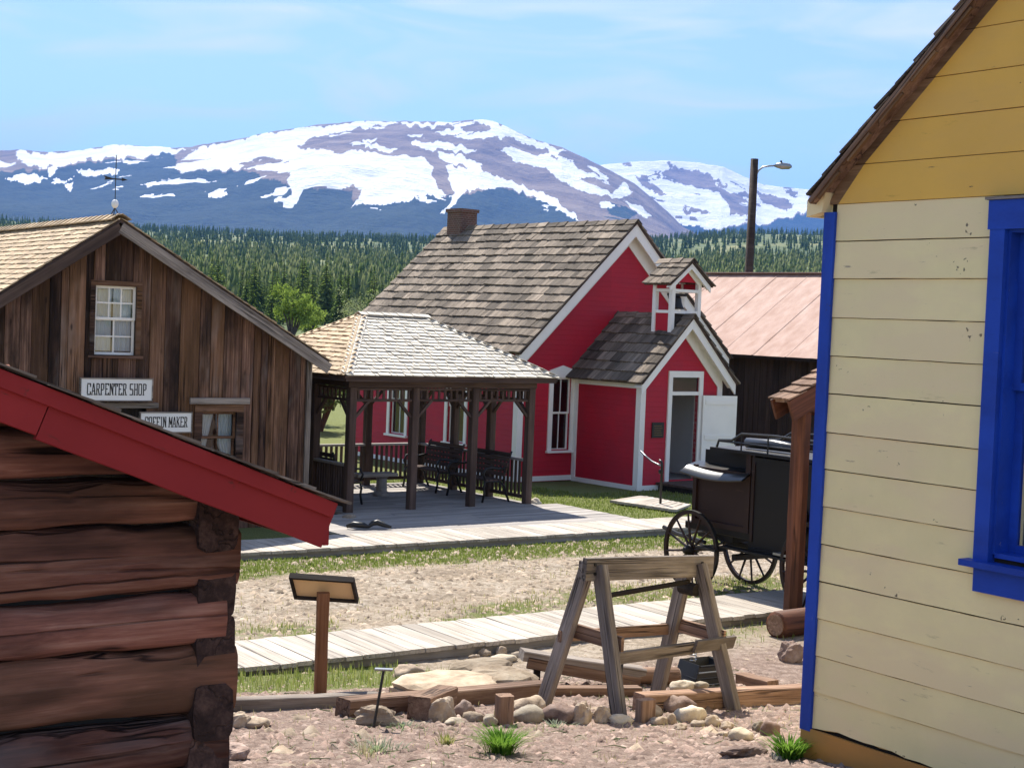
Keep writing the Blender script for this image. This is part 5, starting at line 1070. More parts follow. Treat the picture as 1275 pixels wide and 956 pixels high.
for x in (-SL + 0.04, SL - 0.06):
    for z in (-0.04, 0.04): MB().tube([(x, -0.085, ST + z + tl_(x)), (x, -0.068, ST + z + tl_(x))], 0.014, 6).build('bolt', M['iron'], SH)
MB().tube([(SL - 0.14, -0.1, ST - 0.29), (SL - 0.14, 0.1, ST - 0.29)], 0.06, 10).build('roller', M['shed_board'], SH)
# border timbers; each end given by the pixel where its top edge shows
def timber(a, b, w, h, mat, label, name='timber', lift=0.0):
    p0, p1 = on(*a), on(*b); mid = (p0 + p1) / 2; d = p1 - p0; rz = math.degrees(math.atan2(d.y, d.x)); L = math.hypot(d.x, d.y)
    t = empty(name, (p0.x, p0.y, p0.z), rz, label, 'timber', 'border timbers of the exhibit plot'); dz = p1.z - p0.z
    plank('beam', (0, 0, h * 0.40 + lift), (L, 0, h * 0.40 + dz + lift), w, h, mat, t, seg=5, jit=0.006, cf=0.06)
    return t
timber((278, 886), (470, 877), 0.13, 0.12, M['grey_timber'], 'long grey border timber running from the log cabin corner past the sign post')
timber((426, 893), (676, 868), 0.17, 0.17, M['brown_timber'], 'brown border timber with dark square end below the sign post, left of the sawhorse')
timber((520, 896), (556, 880), 0.19, 0.21, M['brown_timber'], 'short square timber block with dark end set among the stones')
timber((795, 886), (1010, 873), 0.16, 0.18, M['brown_timber'], 'reddish border timber right of the sawhorse running to the yellow house')
timber((922, 850), (962, 860), 0.15, 0.12, M['brown_timber'], 'short split timber lying behind the right sawhorse leg')
timber((600, 866), (796, 866), 0.13, 0.10, M['brown_timber'], 'low border timber lying between the legs of the sawhorse')
pp = on(627, 902); up_ = empty('timber_post', pp, 20, 'short upright reddish timber stub between the border stones', 'post'); plank('stub', (0, 0, -0.1), (0, 0, 0.245), 0.13, 0.12, M['brown_timber'], up_, (0, -1, 0))
pp = on(803, 898); up_ = empty('timber_post', pp, 30, 'upright square end stub at the left end of the right hand border timber', 'post'); plank('stub', (0, 0, -0.1), (0, 0, 0.19), 0.15, 0.1, M['brown_timber'], up_, (0, -1, 0))
# slanting beam on a prop behind the sawhorse
b0, b1 = on(655, 852), on(800, 852); sb_ = empty('slanting_beam', b0, math.degrees(math.atan2(b1.y - b0.y, b1.x - b0.x)), 'weathered grey beam propped up at its left end behind the sawhorse', 'beam'); L = (b1 - b0).length
plank('beam', (-0.06, 0, 0.30), (L, 0, 0.10), 0.20, 0.10, M['grey_timber'], sb_, seg=4, jit=0.005); plank('side_board', (-0.02, -0.10, 0.24), (L * 0.95, -0.10, 0.02), 0.03, 0.11, M['brown_timber'], sb_); plank('prop', (0.10, -0.02, -0.05), (0.10, -0.02, 0.26), 0.06, 0.06, M['shed_board'], sb_, (0, -1, 0))
l0 = on(770, 853); ll = empty('short_log', l0, 12, 'short peeled log lying behind the sawhorse near the black cart tray', 'log'); L = 0.62
MB().tube([(0, 0, 0.09), (0.3, 0.01, 0.095), (L - 0.02, 0, 0.09), (L, 0, 0.09)], [0.075, 0.085, 0.09, 0.08], 12).build('bark', M['brown_timber'], ll, True); MB().tube([(L, 0, 0.09), (L + 0.008, 0, 0.09)], 0.075, 12).build('cut_end', M['grey_timber'], ll)
# black tray
t0 = on(876, 850); tr = empty('metal_tray', t0, 30, 'black metal ore tray with pale rims behind the right sawhorse legs', 'tray')
for i in range(4):
    m = MB(); z = 0.03 + i * 0.062; r = 0.02; hx, hy = 0.24 - 0.02 * i, 0.17; m.tube([(-hx, -hy, z), (hx, -hy, z), (hx, hy, z), (-hx, hy, z), (-hx, -hy + 0.001, z)], r * 0.55, 6, True); m.build('rim', M['grey_metal'] if i in (0, 2) else M['iron'], tr)
mesh_obj('tray', [(-0.25, -0.18, 0.01), (0.25, -0.18, 0.01), (0.25, 0.18, 0.01), (-0.25, 0.18, 0.01), (-0.19, -0.165, 0.23), (0.19, -0.165, 0.23), (0.19, 0.165, 0.23), (-0.19, 0.165, 0.23), (-0.15, -0.13, 0.1), (0.15, -0.13, 0.1), (0.15, 0.13, 0.1), (-0.15, 0.13, 0.1)], [(0, 1, 5, 4), (1, 2, 6, 5), (2, 3, 7, 6), (3, 0, 4, 7), (4, 5, 9, 8), (5, 6, 10, 9), (6, 7, 11, 10), (7, 4, 8, 11), (8, 9, 10, 11), (3, 2, 1, 0)], M['iron'], tr)
sp = MB(); pts = [(-0.22 + 0.03 * math.cos(i * 0.8), -0.1 + 0.03 * math.sin(i * 0.8), 0.26 + i * 0.0035) for i in range(40)]; sp.tube(pts, 0.007, 5); sp.build('coil_spring', M['grey_metal'], tr)
# iron stakes
def stake(a, b, label, flat=0.04):
    p0 = on(*a); top = at_d(b[0], b[1], p0.y + 0.05); s = empty('iron_stake', p0, 0, label, 'stake'); d = top - p0; d.z = max(0.15, d.z)
    MB().tube([(0, 0, -0.05), d], 0.011, 6).build('rod', M['iron'], s)
    if flat: plank('flat_head', d + Vector((-0.07, 0, 0)), d + Vector((0.07, 0, 0.0)), 0.05, 0.014, M['grey_metal'], s)
stake((464, 906), (478, 833), 'thin iron stake with a flat T head beside the left border timbers')
stake((766, 890), (776, 818), 'thin leaning iron rod beside the front leg of the sawhorse', 0)
# bent iron on the gazebo apron
bi = empty('boot_scraper', at_z(455, 657, 0.12), 20, 'bent dark iron scraper lying on the gazebo apron', 'scraper')
MB().tube([(-0.30, 0.06, 0.02), (-0.2, 0, 0.06), (-0.05, -0.05, 0.05), (0.05, 0, 0.02), (0.12, 0.02, 0.07), (0.2, 0, 0.09), (0.3, -0.03, 0.05), (0.42, -0.08, 0.02)], [0.03, 0.05, 0.05, 0.03, 0.045, 0.05, 0.04, 0.02], 8).build('bar', M['iron'], bi, True)
# hitching rail and landing by the school porch
hb_ = at_z(822, 632, 0.0); hr = empty('handrail', (hb_.x, hb_.y, 0), 130, 'thin iron pipe handrail with a curl beside the school porch', 'handrail')
MB().tube([(0, 0, -0.1), (0, 0, 0.86), (0.0, 0.02, 0.92), (0.06, 0.02, 0.95)], 0.026, 8).build('post', M['iron'], hr, True); MB().tube([(0, 0, 0.84), (0.12, 0, 0.86), (0.28, 0.0, 0.90), (0.45, 0, 0.98), (0.62, 0, 1.08)], 0.018, 8).build('pipe', M['grey_metal'], hr, True)
MB().tube([(0, 0, 0.72), (0.05, 0, 0.72)], 0.05, 8).build('knob', M['iron'], hr)
ld_ = empty('landing', (0, 0, 0), 0, 'pale plank landing on the lawn before the school porch', 'landing')
cA, cB, cC, cD = [at_z(x, y, 0.06) for x, y in ((760, 624), (842, 636), (858, 629), (800, 618))]
for i in range(9):
    t0_, t1_ = i / 9, (i + 0.94) / 9; a = cA.lerp(cB, (t0_ + t1_) / 2); b = cD.lerp(cC, (t0_ + t1_) / 2); plank('plank', a, b, (cB - cA).length / 9.3, 0.05, M['walk'], ld_)

# ---- stones
def rock_mesh(seed, sx, sy, sz, mat, rough=0.16, facet=False):
    r = random.Random(seed); n, m_ = 20, 13; v = []; ph = [r.uniform(0, 6.28) for _ in range(9)]
    for i in range(m_ + 1):
        th = math.pi * i / m_
        for j in range(n):
            a = 2 * math.pi * j / n; d = Vector((math.sin(th) * math.cos(a), math.sin(th) * math.sin(a), math.cos(th)))
            k = 1 + rough * (math.sin(2.1 * d.x + ph[0]) * math.sin(2.7 * d.y + ph[1]) + 0.7 * math.sin(3.9 * d.y + 2.2 * d.z + ph[2]) * math.cos(3.1 * d.x + ph[3]) + 0.35 * math.sin(7 * d.x + ph[4]) * math.sin(6 * d.z + ph[5])) + 0.05 * math.sin(11 * d.x + 3 * d.z + ph[7]) * math.sin(9 * d.y + ph[8]) + r.uniform(-.022, .022)
            if facet: k *= min(1.0, 0.80 / max(0.35, abs(d.dot(Vector((math.cos(ph[6]), math.sin(ph[6]), 0.3)).normalized()))), 0.74 / max(0.3, abs(d.dot(Vector((-math.sin(ph[6]), math.cos(ph[6]), -0.2)).normalized()))))
            v.append((d.x * sx * k, d.y * sy * k, max(d.z * sz * k, -sz * 0.8)))
    f = [(i * n + (j + 1) % n, i * n + j, (i + 1) * n + j, (i + 1) * n + (j + 1) % n) for i in range(m_) for j in range(n)]
    return v, f
def rock(px, py, wpx, hpx, mat, label, group=None, facet=False, dz=0.0, depth=0.8, rough=0.21):
    p = on(px, py + hpx * 0.35); s = p.y / FPX; sx = wpx * s / 2; sz = hpx * s / 2 * 1.02
    v, f = rock_mesh(random.random(), sx, sx * depth, sz, mat, rough, facet)
    o = mesh_obj('rock', v, f, M[mat], None, not facet); o.location = (p.x, p.y + sx * depth * 0.3, p.z + sz * 0.55 + dz); o.rotation_euler = (random.uniform(-.12, .12), random.uniform(-.12, .12), R_(25) + random.uniform(-.4, .4)); return tag(o, label, 'rock', group)
g1 = 'rounded stones edging the exhibit plot'
def slab_rock(px, py, wpx, tpx, depth, tilt, label, seed):
    """a broken flat slab: irregular outline, layered broken edge, slightly tilted top"""
    r = random.Random(seed); p = on(px, py); k = p.y / FPX; W_ = wpx * k / 2; T_ = tpx * k; n = 22; v = []; rad = []; q = 1.0
    for i in range(n): q = 0.55 * q + 0.45 * r.uniform(0.72, 1.12); rad.append(q)
    lev = [(1.02, -0.25), (1.0, 0.35), (0.93, 0.42), (0.95, 0.72), (0.84, 0.95), (0.5, 1.05)]
    for (f_, h_) in lev:
        for i in range(n):
            a = 2 * math.pi * i / n; rr = rad[i] * (f_ + r.uniform(-.03, .03)); v.append((W_ * rr * math.cos(a), W_ * depth * rr * math.sin(a), T_ * (h_ + r.uniform(-.08, .08))))
    v.append((0, 0, T_ * 1.05)); c_ = len(v) - 1; f = []
    for l in range(len(lev) - 1):
        for i in range(n): f.append((l * n + i, l * n + (i + 1) % n, (l + 1) * n + (i + 1) % n, (l + 1) * n + i))
    f += [((len(lev) - 1) * n + i, (len(lev) - 1) * n + (i + 1) % n, c_) for i in range(n)]
    o = mesh_obj('rock', v, f, M['slab_stone'], None, False); o.location = (p.x, p.y + W_ * depth * 0.5, p.z); o.rotation_euler = (tilt, r.uniform(-.05, .05), R_(28)); return tag(o, label, 'rock')
slab_rock(556, 868, 150, 17, 0.75, 0.06, 'broad flat tan rock slab lying just behind the left border timber', 5)
slab_rock(622, 862, 110, 22, 0.7, 0.10, 'thick tan rock slab between the flat slab and the propped beam', 9)
slab_rock(598, 842, 96, 15, 0.6, 0.05, 'upper tan rock slab behind the other slabs, below the near boardwalk', 14)
slab_rock(520, 856, 60, 12, 0.7, 0.04, 'small broken slab at the left end of the tan rock slabs', 21)
rock(506, 838, 38, 22, 'fieldstone', 'small tan rock at the left end of the big flat slab', depth=0.8)
rock(626, 820, 34, 12, 'pale_stone', 'low pale stone on the bank just below the near boardwalk', depth=0.7)
for px, py, w, h in ((604, 813, 17, 11), (624, 811, 16, 13), (645, 815, 17, 9), (590, 818, 14, 8)): rock(px, py, w, h, 'fieldstone', 'small stone on the bank under the edge of the near boardwalk', 'small stones under the near boardwalk')
rock(469, 893, 62, 26, 'fieldstone', 'grey mottled low rock behind the T headed stake', depth=0.6, facet=True)
rock(296, 897, 34, 26, 'fieldstone', 'angular tan rock beside the corner of the log cabin', facet=True); rock(318, 901, 40, 14, 'fieldstone', 'low flat stone right of the rock at the cabin corner')
rock(548, 884, 40, 38, 'fieldstone', 'upright tan rock leaning on the short square timber block', depth=0.7, facet=True)
rock(577, 883, 26, 22, 'red_stone', 'round pinkish stone left of the upright timber stub'); rock(566, 899, 26, 10, 'pale_stone', 'flat yellowish stone lying in front of the round pinkish stone'); rock(591, 893, 30, 15, 'fieldstone', 'long low stone left of the upright timber stub'); rock(610, 897, 22, 18, 'pale_stone', 'pale stone touching the left side of the upright timber stub')
rock(658, 890, 48, 26, 'pale_stone', 'large smooth yellowish boulder below the left sawhorse leg', depth=0.8, rough=0.07); rock(656, 877, 46, 20, 'fieldstone', 'grey brown stone behind the large yellowish boulder', depth=0.8)
rock(697, 890, 46, 28, 'red_stone', 'broad brown stone between the sawhorse front legs'); rock(726, 889, 30, 32, 'fieldstone', 'dark grey upright stone near the front sawhorse leg', facet=True); rock(750, 891, 27, 24, 'fieldstone', 'blocky tan stone at the foot of the front sawhorse leg', facet=True); rock(775, 896, 34, 12, 'pale_stone', 'thin pale stone right of the front sawhorse foot')
rock(814, 886, 24, 18, 'fieldstone', 'small stone against the left end stub of the right timber'); rock(838, 876, 50, 26, 'red_stone', 'pinkish slab leaning on the pile at the right timber'); rock(859, 890, 40, 24, 'pale_stone', 'pale oval stone on top of the stone pile front'); rock(849, 860, 30, 14, 'pale_stone', 'pale cap stone at the top of the stone pile', dz=0.05); rock(872, 863, 18, 10, 'pale_stone', 'small pale stone lying on the right border timber', dz=0.08)
for px, py, w, h in ((820, 897, 26, 12), (835, 896, 15, 16), (887, 898, 24, 17), (886, 909, 16, 8), (906, 904, 18, 12), (870, 901, 20, 10), (848, 905, 18, 8), (915, 911, 16, 10), (900, 914, 14, 8)): rock(px, py, w, h, 'fieldstone', 'rounded stone at the foot of the stone pile', g1)
rock(925, 915, 36, 18, 'pale_stone', 'pale flat stone before the yellow house corner'); rock(944, 906, 16, 16, 'pale_stone', 'small pale round stone left of the yellow house corner'); rock(960, 908, 30, 22, 'red_stone', 'brown round stone closest to the blue corner board'); rock(986, 812, 36, 34, 'red_stone', 'reddish boulder behind the blue corner board', facet=True)
rock(925, 936, 66, 16, 'red_stone', 'flat pinkish stone slab half sunk in the dirt near the yellow house', depth=0.5, facet=True); rock(972, 942, 26, 10, 'pale_stone', 'small white stone beside the grass clump at the yellow house'); rock(290, 938, 46, 22, 'red_stone', 'reddish flat stone at the bottom by the cabin corner', facet=True)
rock(665, 627, 16, 14, 'pale_stone', 'round whitish stone at the foot of the gazebo right front post'); rock(434, 646, 18, 16, 'fieldstone', 'grey stone at the foot of the gazebo left front post')

# ---- grass, pebbles
def blades(name, pts, hmin, hmax, wid, mat, label, seed, lean=0.35):
    r = np.random.default_rng(seed); n = len(pts); P = np.asarray(pts, float); h = r.uniform(hmin, hmax, n); a = r.uniform(0, 2 * np.pi, n); l = r.uniform(0, lean, n) * h; d = np.stack([np.cos(a), np.sin(a)], 1); w = wid * r.uniform(0.7, 1.3, n) / 2
    s = np.stack([-d[:, 1], d[:, 0]], 1); v = np.zeros((n, 5, 3))
    v[:, 0, :2] = P[:, :2] + s * w[:, None]; v[:, 1, :2] = P[:, :2] - s * w[:, None]; v[:, 2, :2] = P[:, :2] + d * (l * 0.35)[:, None] + s * (w * 0.8)[:, None]; v[:, 3, :2] = P[:, :2] + d * (l * 0.35)[:, None] - s * (w * 0.8)[:, None]; v[:, 4, :2] = P[:, :2] + d * l[:, None]
    v[:, 0, 2] = v[:, 1, 2] = P[:, 2] - 0.01; v[:, 2, 2] = v[:, 3, 2] = P[:, 2] + h * 0.6; v[:, 4, 2] = P[:, 2] + h
    b = (np.arange(n) * 5)[:, None]; f = np.concatenate([b + [0, 1, 3], b + [0, 3, 2], b + [2, 3, 4]])
    o = np_mesh(name, v.reshape(-1, 3), f, mat, None, False); tag(o, label, 'grass', kind='stuff'); return o
def grass_pts(n, u0, u1, v0, v1, seed, thr=0.3, clump=0.0):
    r = np.random.default_rng(seed); U = r.uniform(u0, u1, n); V = r.uniform(v0, v1, n); x, y = XYc(U, V)
    if clump: k = r.integers(0, max(1, n // 9), n); cx = x[k]; cy = y[k]; x = cx + r.normal(0, clump, n); y = cy + r.normal(0, clump, n)
    g = grass_amount(x, y); k = r.uniform(0, 1, n) < np.clip((g - thr) / (1 - thr), 0, 1) ** 0.8; x, y = x[k], y[k]
    UU, VV = UVc(x, y); keep = ~(((VV > 13.58) & (VV < 14.82)) | ((VV > 20.1) & (VV < 21.35)))
    for root, a, box in ((G, 37, (-0.6, 4.7, -2.6, 4.0)), (S, 39, (-1.75, 4.7, -0.05, 10))):
        c, s = math.cos(R_(a)), math.sin(R_(a)); dx, dy = x - root.location.x, y - root.location.y; lx, ly = dx * c + dy * s, -dx * s + dy * c; keep &= ~((lx > box[0]) & (lx < box[1]) & (ly > box[2]) & (ly < box[3]))
    x, y = x[keep], y[keep]; return np.stack([x, y, zg(x, y)], 1)
blades('grass', grass_pts(9000, 5.0, 17, 12.0, 13.7, 1, 0.25), 0.03, 0.11, 0.010, M['grass'], 'green grass strip in front of the near boardwalk', 11)
blades('grass', grass_pts(16000, 5.0, 20, 14.8, 17.4, 2, 0.3, 0.06), 0.02, 0.075, 0.011, M['grass'], 'patchy grass along the far side of the near boardwalk', 12)
blades('grass', grass_pts(14000, 6, 20, 15.6, 19.2, 3, 0.08, 0.06), 0.02, 0.07, 0.012, M['dry_grass'], 'sparse dry tufts in the dirt street', 13)
blades('grass', grass_pts(24000, 6, 22, 18.6, 20.3, 4, 0.3), 0.02, 0.06, 0.014, M['grass'], 'green grass strip along the far boardwalk', 14)
blades('lawn', grass_pts(60000, 12, 26, 21.2, 30, 5, 0.2), 0.02, 0.06, 0.017, M['grass'], 'short green lawn in front of the schoolhouse', 15)
def tuft(px, py, n, h, r_, mat, label, seed, wid=0.012, lean=0.7):
    """a clump of arching blades that fan out from the middle"""
    c = on(px, py); r = np.random.default_rng(seed); a = r.uniform(0, 6.283, n); rad = np.abs(r.normal(0, r_, n)); hh_ = h * r.uniform(0.4, 1.0, n); out = lean * hh_ * r.uniform(0.15, 1.1, n); V = []; F = []
    for i in range(n):
        d = np.array([math.cos(a[i]), math.sin(a[i]), 0]); s_ = np.array([-d[1], d[0], 0]) * wid * r.uniform(0.6, 1.2) / 2; p = np.array([c.x, c.y, 0]) + d * rad[i]; p[2] = zg1(p[0], p[1]) - 0.01; b = len(V)
        for q in range(4):
            t = q / 3; m_ = p + d * out[i] * t ** 1.6 + np.array([0, 0, hh_[i] * (t - 0.38 * lean * 0.6 * t ** 2.5)]); w_ = (1 - t) ** 0.6
            V += [m_ - s_ * w_, m_ + s_ * w_]
        F += [(b + 2 * q, b + 2 * q + 1, b + 2 * q + 3, b + 2 * q + 2) for q in range(3)]
    o = mesh_obj('grass_clump', V, F, mat); tag(o, label, 'plant')
    if mat in (M['sage'], M['dry_grass']): o['kind'] = 'stuff'
    return o
tuft(624, 938, 520, 0.27, 0.045, M['lush'], 'bright green grass clump in the dirt in the middle foreground', 21, 0.012, 1.15)
tuft(982, 944, 300, 0.24, 0.045, M['lush'], 'broad leaved green clump at the foot of the yellow house', 22, 0.02, 1.1)
tuft(557, 926, 60, 0.13, 0.04, M['grass'], 'small sparse green tuft left of the bright grass clump', 23)
tuft(470, 935, 130, 0.12, 0.13, M['sage'], 'low grey green weed patch in the left foreground dirt', 24, 0.012, 1.2)
tuft(500, 905, 90, 0.08, 0.10, M['sage'], 'small grey green weed before the left border timber', 25, 0.012, 1.2)
tuft(690, 905, 90, 0.08, 0.10, M['sage'], 'small grey green weed before the broad brown stone', 26, 0.012, 1.2)
tuft(455, 942, 40, 0.16, 0.1, M['dry_grass'], 'dry straw tuft in the left foreground', 27, 0.006)
tuft(760, 948, 40, 0.09, 0.06, M['dry_grass'], 'dry straw tuft at the bottom edge below the sawhorse', 28, 0.006)
def pebbles(name, n, u0, u1, v0, v1, rmin, rmax, mat, label, seed):
    r = np.random.default_rng(seed); U = r.uniform(u0, u1, n); V = r.uniform(v0, v1, n); x, y = XYc(U, V); z = zg(x, y)
    base = np.array([(1, 0, 0), (0.3, 0.9, 0), (-0.8, 0.5, 0), (-0.7, -0.6, 0), (0.4, -0.9, 0), (0.1, 0.1, 0.8), (-0.3, 0.0, 0.7)]); F = np.array([(0, 1, 5), (1, 6, 5), (1, 2, 6), (2, 3, 6), (3, 4, 6), (4, 5, 6), (4, 0, 5)])
    s = rmin * (rmax / rmin) ** (r.uniform(0, 1, n) ** 2.2); a = r.uniform(0, 6.28, n); ca, sa = np.cos(a), np.sin(a); el = r.uniform(0.5, 1.0, n); B = base[None] * r.uniform(0.75, 1.25, (n, 7, 1)); B[:, :, 1] *= el[:, None]; B[:, :, 2] *= r.uniform(0.3, 0.9, (n, 1))
    v = np.stack([x[:, None] + s[:, None] * (B[..., 0] * ca[:, None] - B[..., 1] * sa[:, None]), y[:, None] + s[:, None] * (B[..., 0] * sa[:, None] + B[..., 1] * ca[:, None]), z[:, None] - 0.003 + s[:, None] * B[..., 2]], 2)
    f = (np.arange(n) * 7)[:, None, None] + F[None]; tag(np_mesh(name, v.reshape(-1, 3), f.reshape(-1, 3), mat, None, False), label, 'gravel', kind='stuff')
pebbles('gravel', 20000, 3.2, 11.5, 7.2, 12.4, 0.010, 0.06, M['red_stone'], 'pinkish stone chips scattered over the foreground dirt', 41)
pebbles('gravel', 260, 3.6, 11.5, 8.5, 12.6, 0.03, 0.10, M['fieldstone'], 'larger tan and grey stones strewn over the foreground dirt', 44)
pebbles('gravel', 2500, 5, 17, 12.0, 13.6, 0.01, 0.04, M['fieldstone'], 'tan stone chips on the bank before the near boardwalk', 42)
pebbles('gravel', 16000, 6, 20, 14.8, 20.1, 0.012, 0.075, M['fieldstone'], 'small clods and stones over the dirt street', 43)

def litter(n, seed):
    r = np.random.default_rng(seed); U = r.uniform(3.6, 11.5, n); V = r.uniform(8.3, 12.6, n); x, y = XYc(U, V); m = MB()
    for i in range(n):
        a = r.uniform(0, 6.28); L = r.uniform(0.04, 0.2); z = zg1(x[i], y[i]); m.tube([(x[i], y[i], z + 0.004), (x[i] + L * 0.5 * math.cos(a), y[i] + L * 0.5 * math.sin(a), z + 0.014), (x[i] + L * math.cos(a + .3), y[i] + L * math.sin(a + .3), z + 0.008)], [0.005, 0.004, 0.002], 4)
    tag(m.build('dry_twigs', M['twig_leaf']), 'dry twigs and straw scattered over the foreground dirt', 'litter', kind='stuff')
litter(320, 77)
blades('dry_weeds', grass_pts(1, 5, 6, 12.2, 12.3, 9, 0.0) if False else np.stack([*(lambda X, Y_: (X, Y_, zg(X, Y_)))(*XYc(np.random.default_rng(8).uniform(3.8, 11, 900), np.random.default_rng(9).uniform(8.6, 12.8, 900)))], 1), 0.02, 0.07, 0.006, M['dry_grass'], 'thin dry weeds scattered over the foreground dirt', 88, 0.9)

# ================================================================== TREES
def conifer(seed, h, r0, whorls, mat, sparse=1.0):
    r = np.random.default_rng(seed); V = []; F = []
    for i in range(whorls):
        t = (i + 0.3 * r.random()) / whorls; z = h * (0.10 + 0.88 * t); R = r0 * (1 - t) ** 0.75 * r.uniform(0.7, 1.15) + 0.08; nb = int((9 - 4 * t) * sparse) + 1; a0 = r.uniform(0, 6.28)
        for k in range(nb):
            a = a0 + 6.283 * k / nb + r.uniform(-.3, .3); L = R * r.uniform(0.65, 1.15); d = np.array([math.cos(a), math.sin(a), 0]); s = np.array([-d[1], d[0], 0]); droop = -L * r.uniform(0.15, 0.5); lift = r.uniform(-.05, .15) * L
            nseg = 3
            for q in range(nseg):
                f0 = q / nseg; f1 = (q + 1.35) / nseg; w = L * 0.30 * (1.15 - f0) * r.uniform(0.7, 1.3); c0 = d * L * f0 + np.array([0, 0, z + droop * f0 ** 1.5 + lift * f0]); c1 = d * L * min(f1, 1.05) + np.array([0, 0, z + droop * f1 ** 1.5 + lift * f1 - 0.1 * L * r.random()])
                b = len(V); V += [c0 + s * w * 0.4, c1 + s * w + np.array([0, 0, -w * r.uniform(.2, .7)]), c1 * 1.0 + d * w * 0.5, c1 - s * w + np.array([0, 0, -w * r.uniform(.2, .7)]), c0 - s * w * 0.4]; F += [(b, b + 1, b + 2), (b, b + 2, b + 4), (b + 4, b + 2, b + 3)]
    b = len(V); V += [np.array([0.1, 0, h * 0.95]), np.array([-0.06, 0.09, h * 0.95]), np.array([-0.06, -0.09, h * 0.95]), np.array([0, 0, h * 1.03])]; F += [(b, b + 1, b + 3), (b + 1, b + 2, b + 3), (b + 2, b, b + 3)]
    me = bpy.data.meshes.new('crown'); me.from_pydata([tuple(v) for v in V], [], F); me.materials.append(mat); return me
def trunk_mesh(h, r, mat):
    m = MB(); m.tube([(0, 0, -0.4), (0.02, 0, h * 0.3), (0, 0.02, h * 0.7), (0, 0, h * 0.97)], [r, r * 0.8, r * 0.4, r * 0.08], 7); me = bpy.data.meshes.new('trunk'); me.from_pydata(m.v, [], m.f); me.materials.append(mat); return me
CON = [conifer(100 + k, 10, 1.25 + 0.28 * (k % 4), 24 + 2 * k, M['needles'], 1.0) for k in range(6)]
PAL = [conifer(200 + k, 10, 1.7, 17, M['pale_needles'], 0.7) for k in range(2)]
TRK = trunk_mesh(10, 0.16, M['trunk'])
r = np.random.default_rng(5); made = 0; tries = 0; spots = []
while made < 285 and tries < 20000:
    tries += 1
    px = r.uniform(185, 520) if r.random() < 0.62 else r.uniform(795, 1030)
    d = 215 + 330 * r.random() ** 0.8; v = ray(px, 400); x = v.x / v.y * d; y = d
    if any((x - a) ** 2 + (y - b) ** 2 < (3.0) ** 2 for a, b in spots[-120:]): continue
    spots.append((x, y)); pale = r.random() < 0.13; h = float(np.clip(r.normal(9.3, 2.4), 4.5, 13.5 * d / 300 if d < 300 else 14.5)) * (0.8 if pale else 1.0); k = int(r.integers(0, 6))
    t = empty('conifer_tree', (x, y, zg1(x, y) - 0.2), float(r.uniform(0, 360)), 'pale grey green tree standing among the dark conifers of the wood' if pale else 'dark green conifer standing in the wood behind the buildings', 'tree', 'pale trees in the wood' if pale else 'conifers of the wood behind the buildings')
    s = h / 10; t.scale = (s * float(r.uniform(0.85, 1.2)), s, s)
    inst('crown', PAL[k % 2] if pale else CON[k], Matrix.Identity(4), t); inst('trunk', TRK, Matrix.Identity(4), t); made += 1
# leafy trees
def leafy(name, px, d, h, wd, mat, label, seed, cat='tree', n=2600, leaf=0.10, base_px=None):
    r = np.random.default_rng(seed); v = ray(px, 400); x = v.x / v.y * d; z0 = zg1(x, d) - 0.1; t = empty(name, (x, d, z0), 0, label, cat); m = MB(); tips = []
    for k in range(7):
        a = k * 2.4 + r.uniform(-.4, .4); rr = wd * r.uniform(0.15, 0.42); z1 = h * r.uniform(0.55, 0.9); p0 = Vector((0, 0, h * 0.12 * r.random())); p2 = Vector((rr * math.cos(a), rr * math.sin(a), z1)); p1 = p0.lerp(p2, 0.5) + Vector((0, 0, h * 0.08)); m.tube([p0 - Vector((0, 0, 0.3)), p1, p2], [h * 0.022, h * 0.014, h * 0.004], 6); tips += [p1.lerp(p2, q) for q in (0.2, 0.6, 1.0)]
    m.build('trunk', M['trunk'], t); V = []; F = []; cl = [(np.array(tips[r.integers(len(tips))]) + r.normal(0, 1, 3) * np.array([wd * 0.16, wd * 0.16, h * 0.10])) for _ in range(40)]
    for i in range(n):
        c = cl[r.integers(40)] + r.normal(0, 1, 3) * np.array([wd * .055, wd * .055, h * .05]); c[2] = max(c[2], h * 0.06); q = r.normal(0, 1, (2, 3)); q /= np.linalg.norm(q, axis=1)[:, None]; s = leaf * r.uniform(0.6, 1.4); b = len(V); V += [c - q[0] * s, c + q[1] * s * 0.6, c + q[0] * s, c - q[1] * s * 0.6]; F.append((b, b + 1, b + 2, b + 3))
    mesh_obj('crown', V, F, mat, t); return t
leafy('willow_tree', 364, 165, 6.4, 5.0, M['leaf'], 'bright yellow green leafy tree between the carpenter shop and the gazebo roof', 1, n=3800, leaf=0.16)
leafy('shrub', 386, 180, 4.0, 4.0, M['leaf'], 'lower yellow green shrub right of the bright leafy tree', 2, n=1800, leaf=0.16)
leafy('bare_tree', 462, 150, 6.0, 5.0, M['twig_leaf'], 'pale half bare tree rising beside the left edge of the school roof', 3, n=1500, leaf=0.10)
leafy('bare_tree', 440, 170, 5.0, 4.0, M['twig_leaf'], 'pale twiggy tree left of the half bare tree by the school roof', 4, n=1200, leaf=0.10)
leafy('shrub', 402, 47, 2.7, 3.0, M['pale_needles'], 'pale green bush seen between the carpenter shop and the gazebo post', 6, 'shrub', n=3600, leaf=0.09)
leafy('shrub', 372, 50, 2.6, 3.2, M['pale_needles'], 'pale bush behind the right eave of the carpenter shop', 7, 'shrub', n=2000, leaf=0.09)
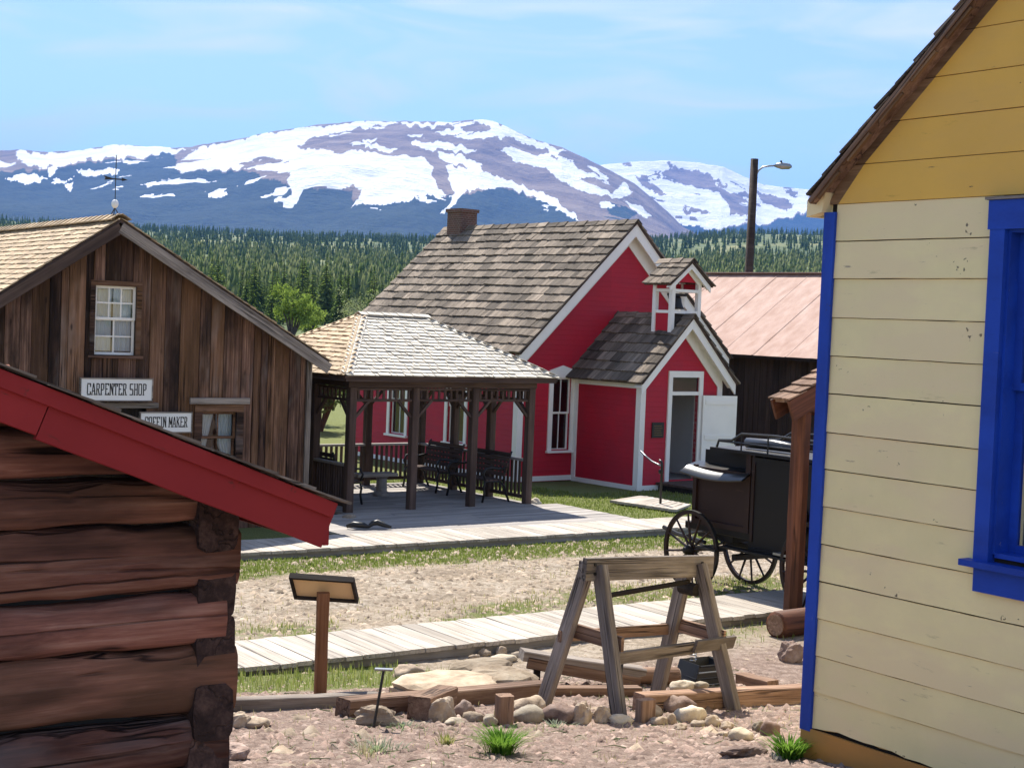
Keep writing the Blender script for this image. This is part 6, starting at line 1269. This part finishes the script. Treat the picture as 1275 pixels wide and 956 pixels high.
# the far wood: one mass of thousands of small trees
def far_wood(n, d0, d1, seed, name, label, pxa=-150, pxb=1450, hs=(6, 13), dens=True):
    r = np.random.default_rng(seed); px = r.uniform(pxa, pxb, n); d = d0 * (d1 / d0) ** r.uniform(0, 1, n); a0 = ray(0, 400); a1 = ray(1275, 400); ax = a0.x / a0.y + (a1.x / a1.y - a0.x / a0.y) * px / 1275; x = ax * d; y = d
    if dens: k = fbm(x / 90, y / 200, 3, seed + 2) > -0.10 - 0.15 * r.random(n); x, y, d = x[k], y[k], d[k]
    m = len(x); z = zg(x, y) - 0.3; h = r.uniform(*hs, m); R = h * r.uniform(0.11, 0.20, m); nt, ns = 4, 5; Vs = []; Fs = []; fo = 0
    for t in range(nt):
        za = h * (0.08 + 0.24 * t); zb = h * min(1.0, 0.08 + 0.24 * t + 0.36); rad = R * (1.05 - 0.24 * t); ang = r.uniform(0, 6.28, m)
        v = np.zeros((m, ns + 1, 3))
        for s in range(ns):
            jj = r.uniform(0.65, 1.3, m); v[:, s, 0] = x + rad * jj * np.cos(ang + 6.283 * s / ns); v[:, s, 1] = y + rad * jj * np.sin(ang + 6.283 * s / ns); v[:, s, 2] = z + za + h * r.uniform(-.04, .04, m)
        v[:, ns] = np.stack([x, y, z + zb], 1); f = np.array([(s, (s + 1) % ns, ns) for s in range(ns)]); Vs.append(v.reshape(-1, 3)); Fs.append(((np.arange(m) * (ns + 1))[:, None, None] + f[None]).reshape(-1, 3) + fo); fo += m * (ns + 1)
    tag(np_mesh(name, np.concatenate(Vs), np.concatenate(Fs), M['far_needles'], None, False), label, 'forest', kind='stuff')
far_wood(5200, 480, 1300, 3, 'forest', 'dark conifer wood covering the hillside behind the town')
far_wood(9000, 1100, 3000, 4, 'forest', 'distant hazy conifer wood on the upper slope under the mountains')
far_wood(1500, 400, 800, 8, 'forest', 'conifer wood on the lower slope beyond the rusty shed and carpenter shop', hs=(7, 15))
# ================================================================== HAZE
hz = MB().box(-14500, 14500, -2100, 19500, -25, 1900); ho = hz.build('haze', None); tag(ho, 'thin blue air between the town and the mountains', 'haze', kind='stuff')
hm = bpy.data.materials.new('haze'); hm.use_nodes = True; hn = hm.node_tree.nodes; hn.clear(); ou = hn.new('ShaderNodeOutputMaterial'); pv = hn.new('ShaderNodeVolumePrincipled')
pv.inputs['Color'].default_value = (0.11, 0.33, 0.95, 1); pv.inputs['Density'].default_value = 0.00006; pv.inputs['Anisotropy'].default_value = 0.0
hm.node_tree.links.new(pv.outputs[0], ou.inputs['Volume']); ho.data.materials.clear(); ho.data.materials.append(hm); ho.display_type = 'WIRE'
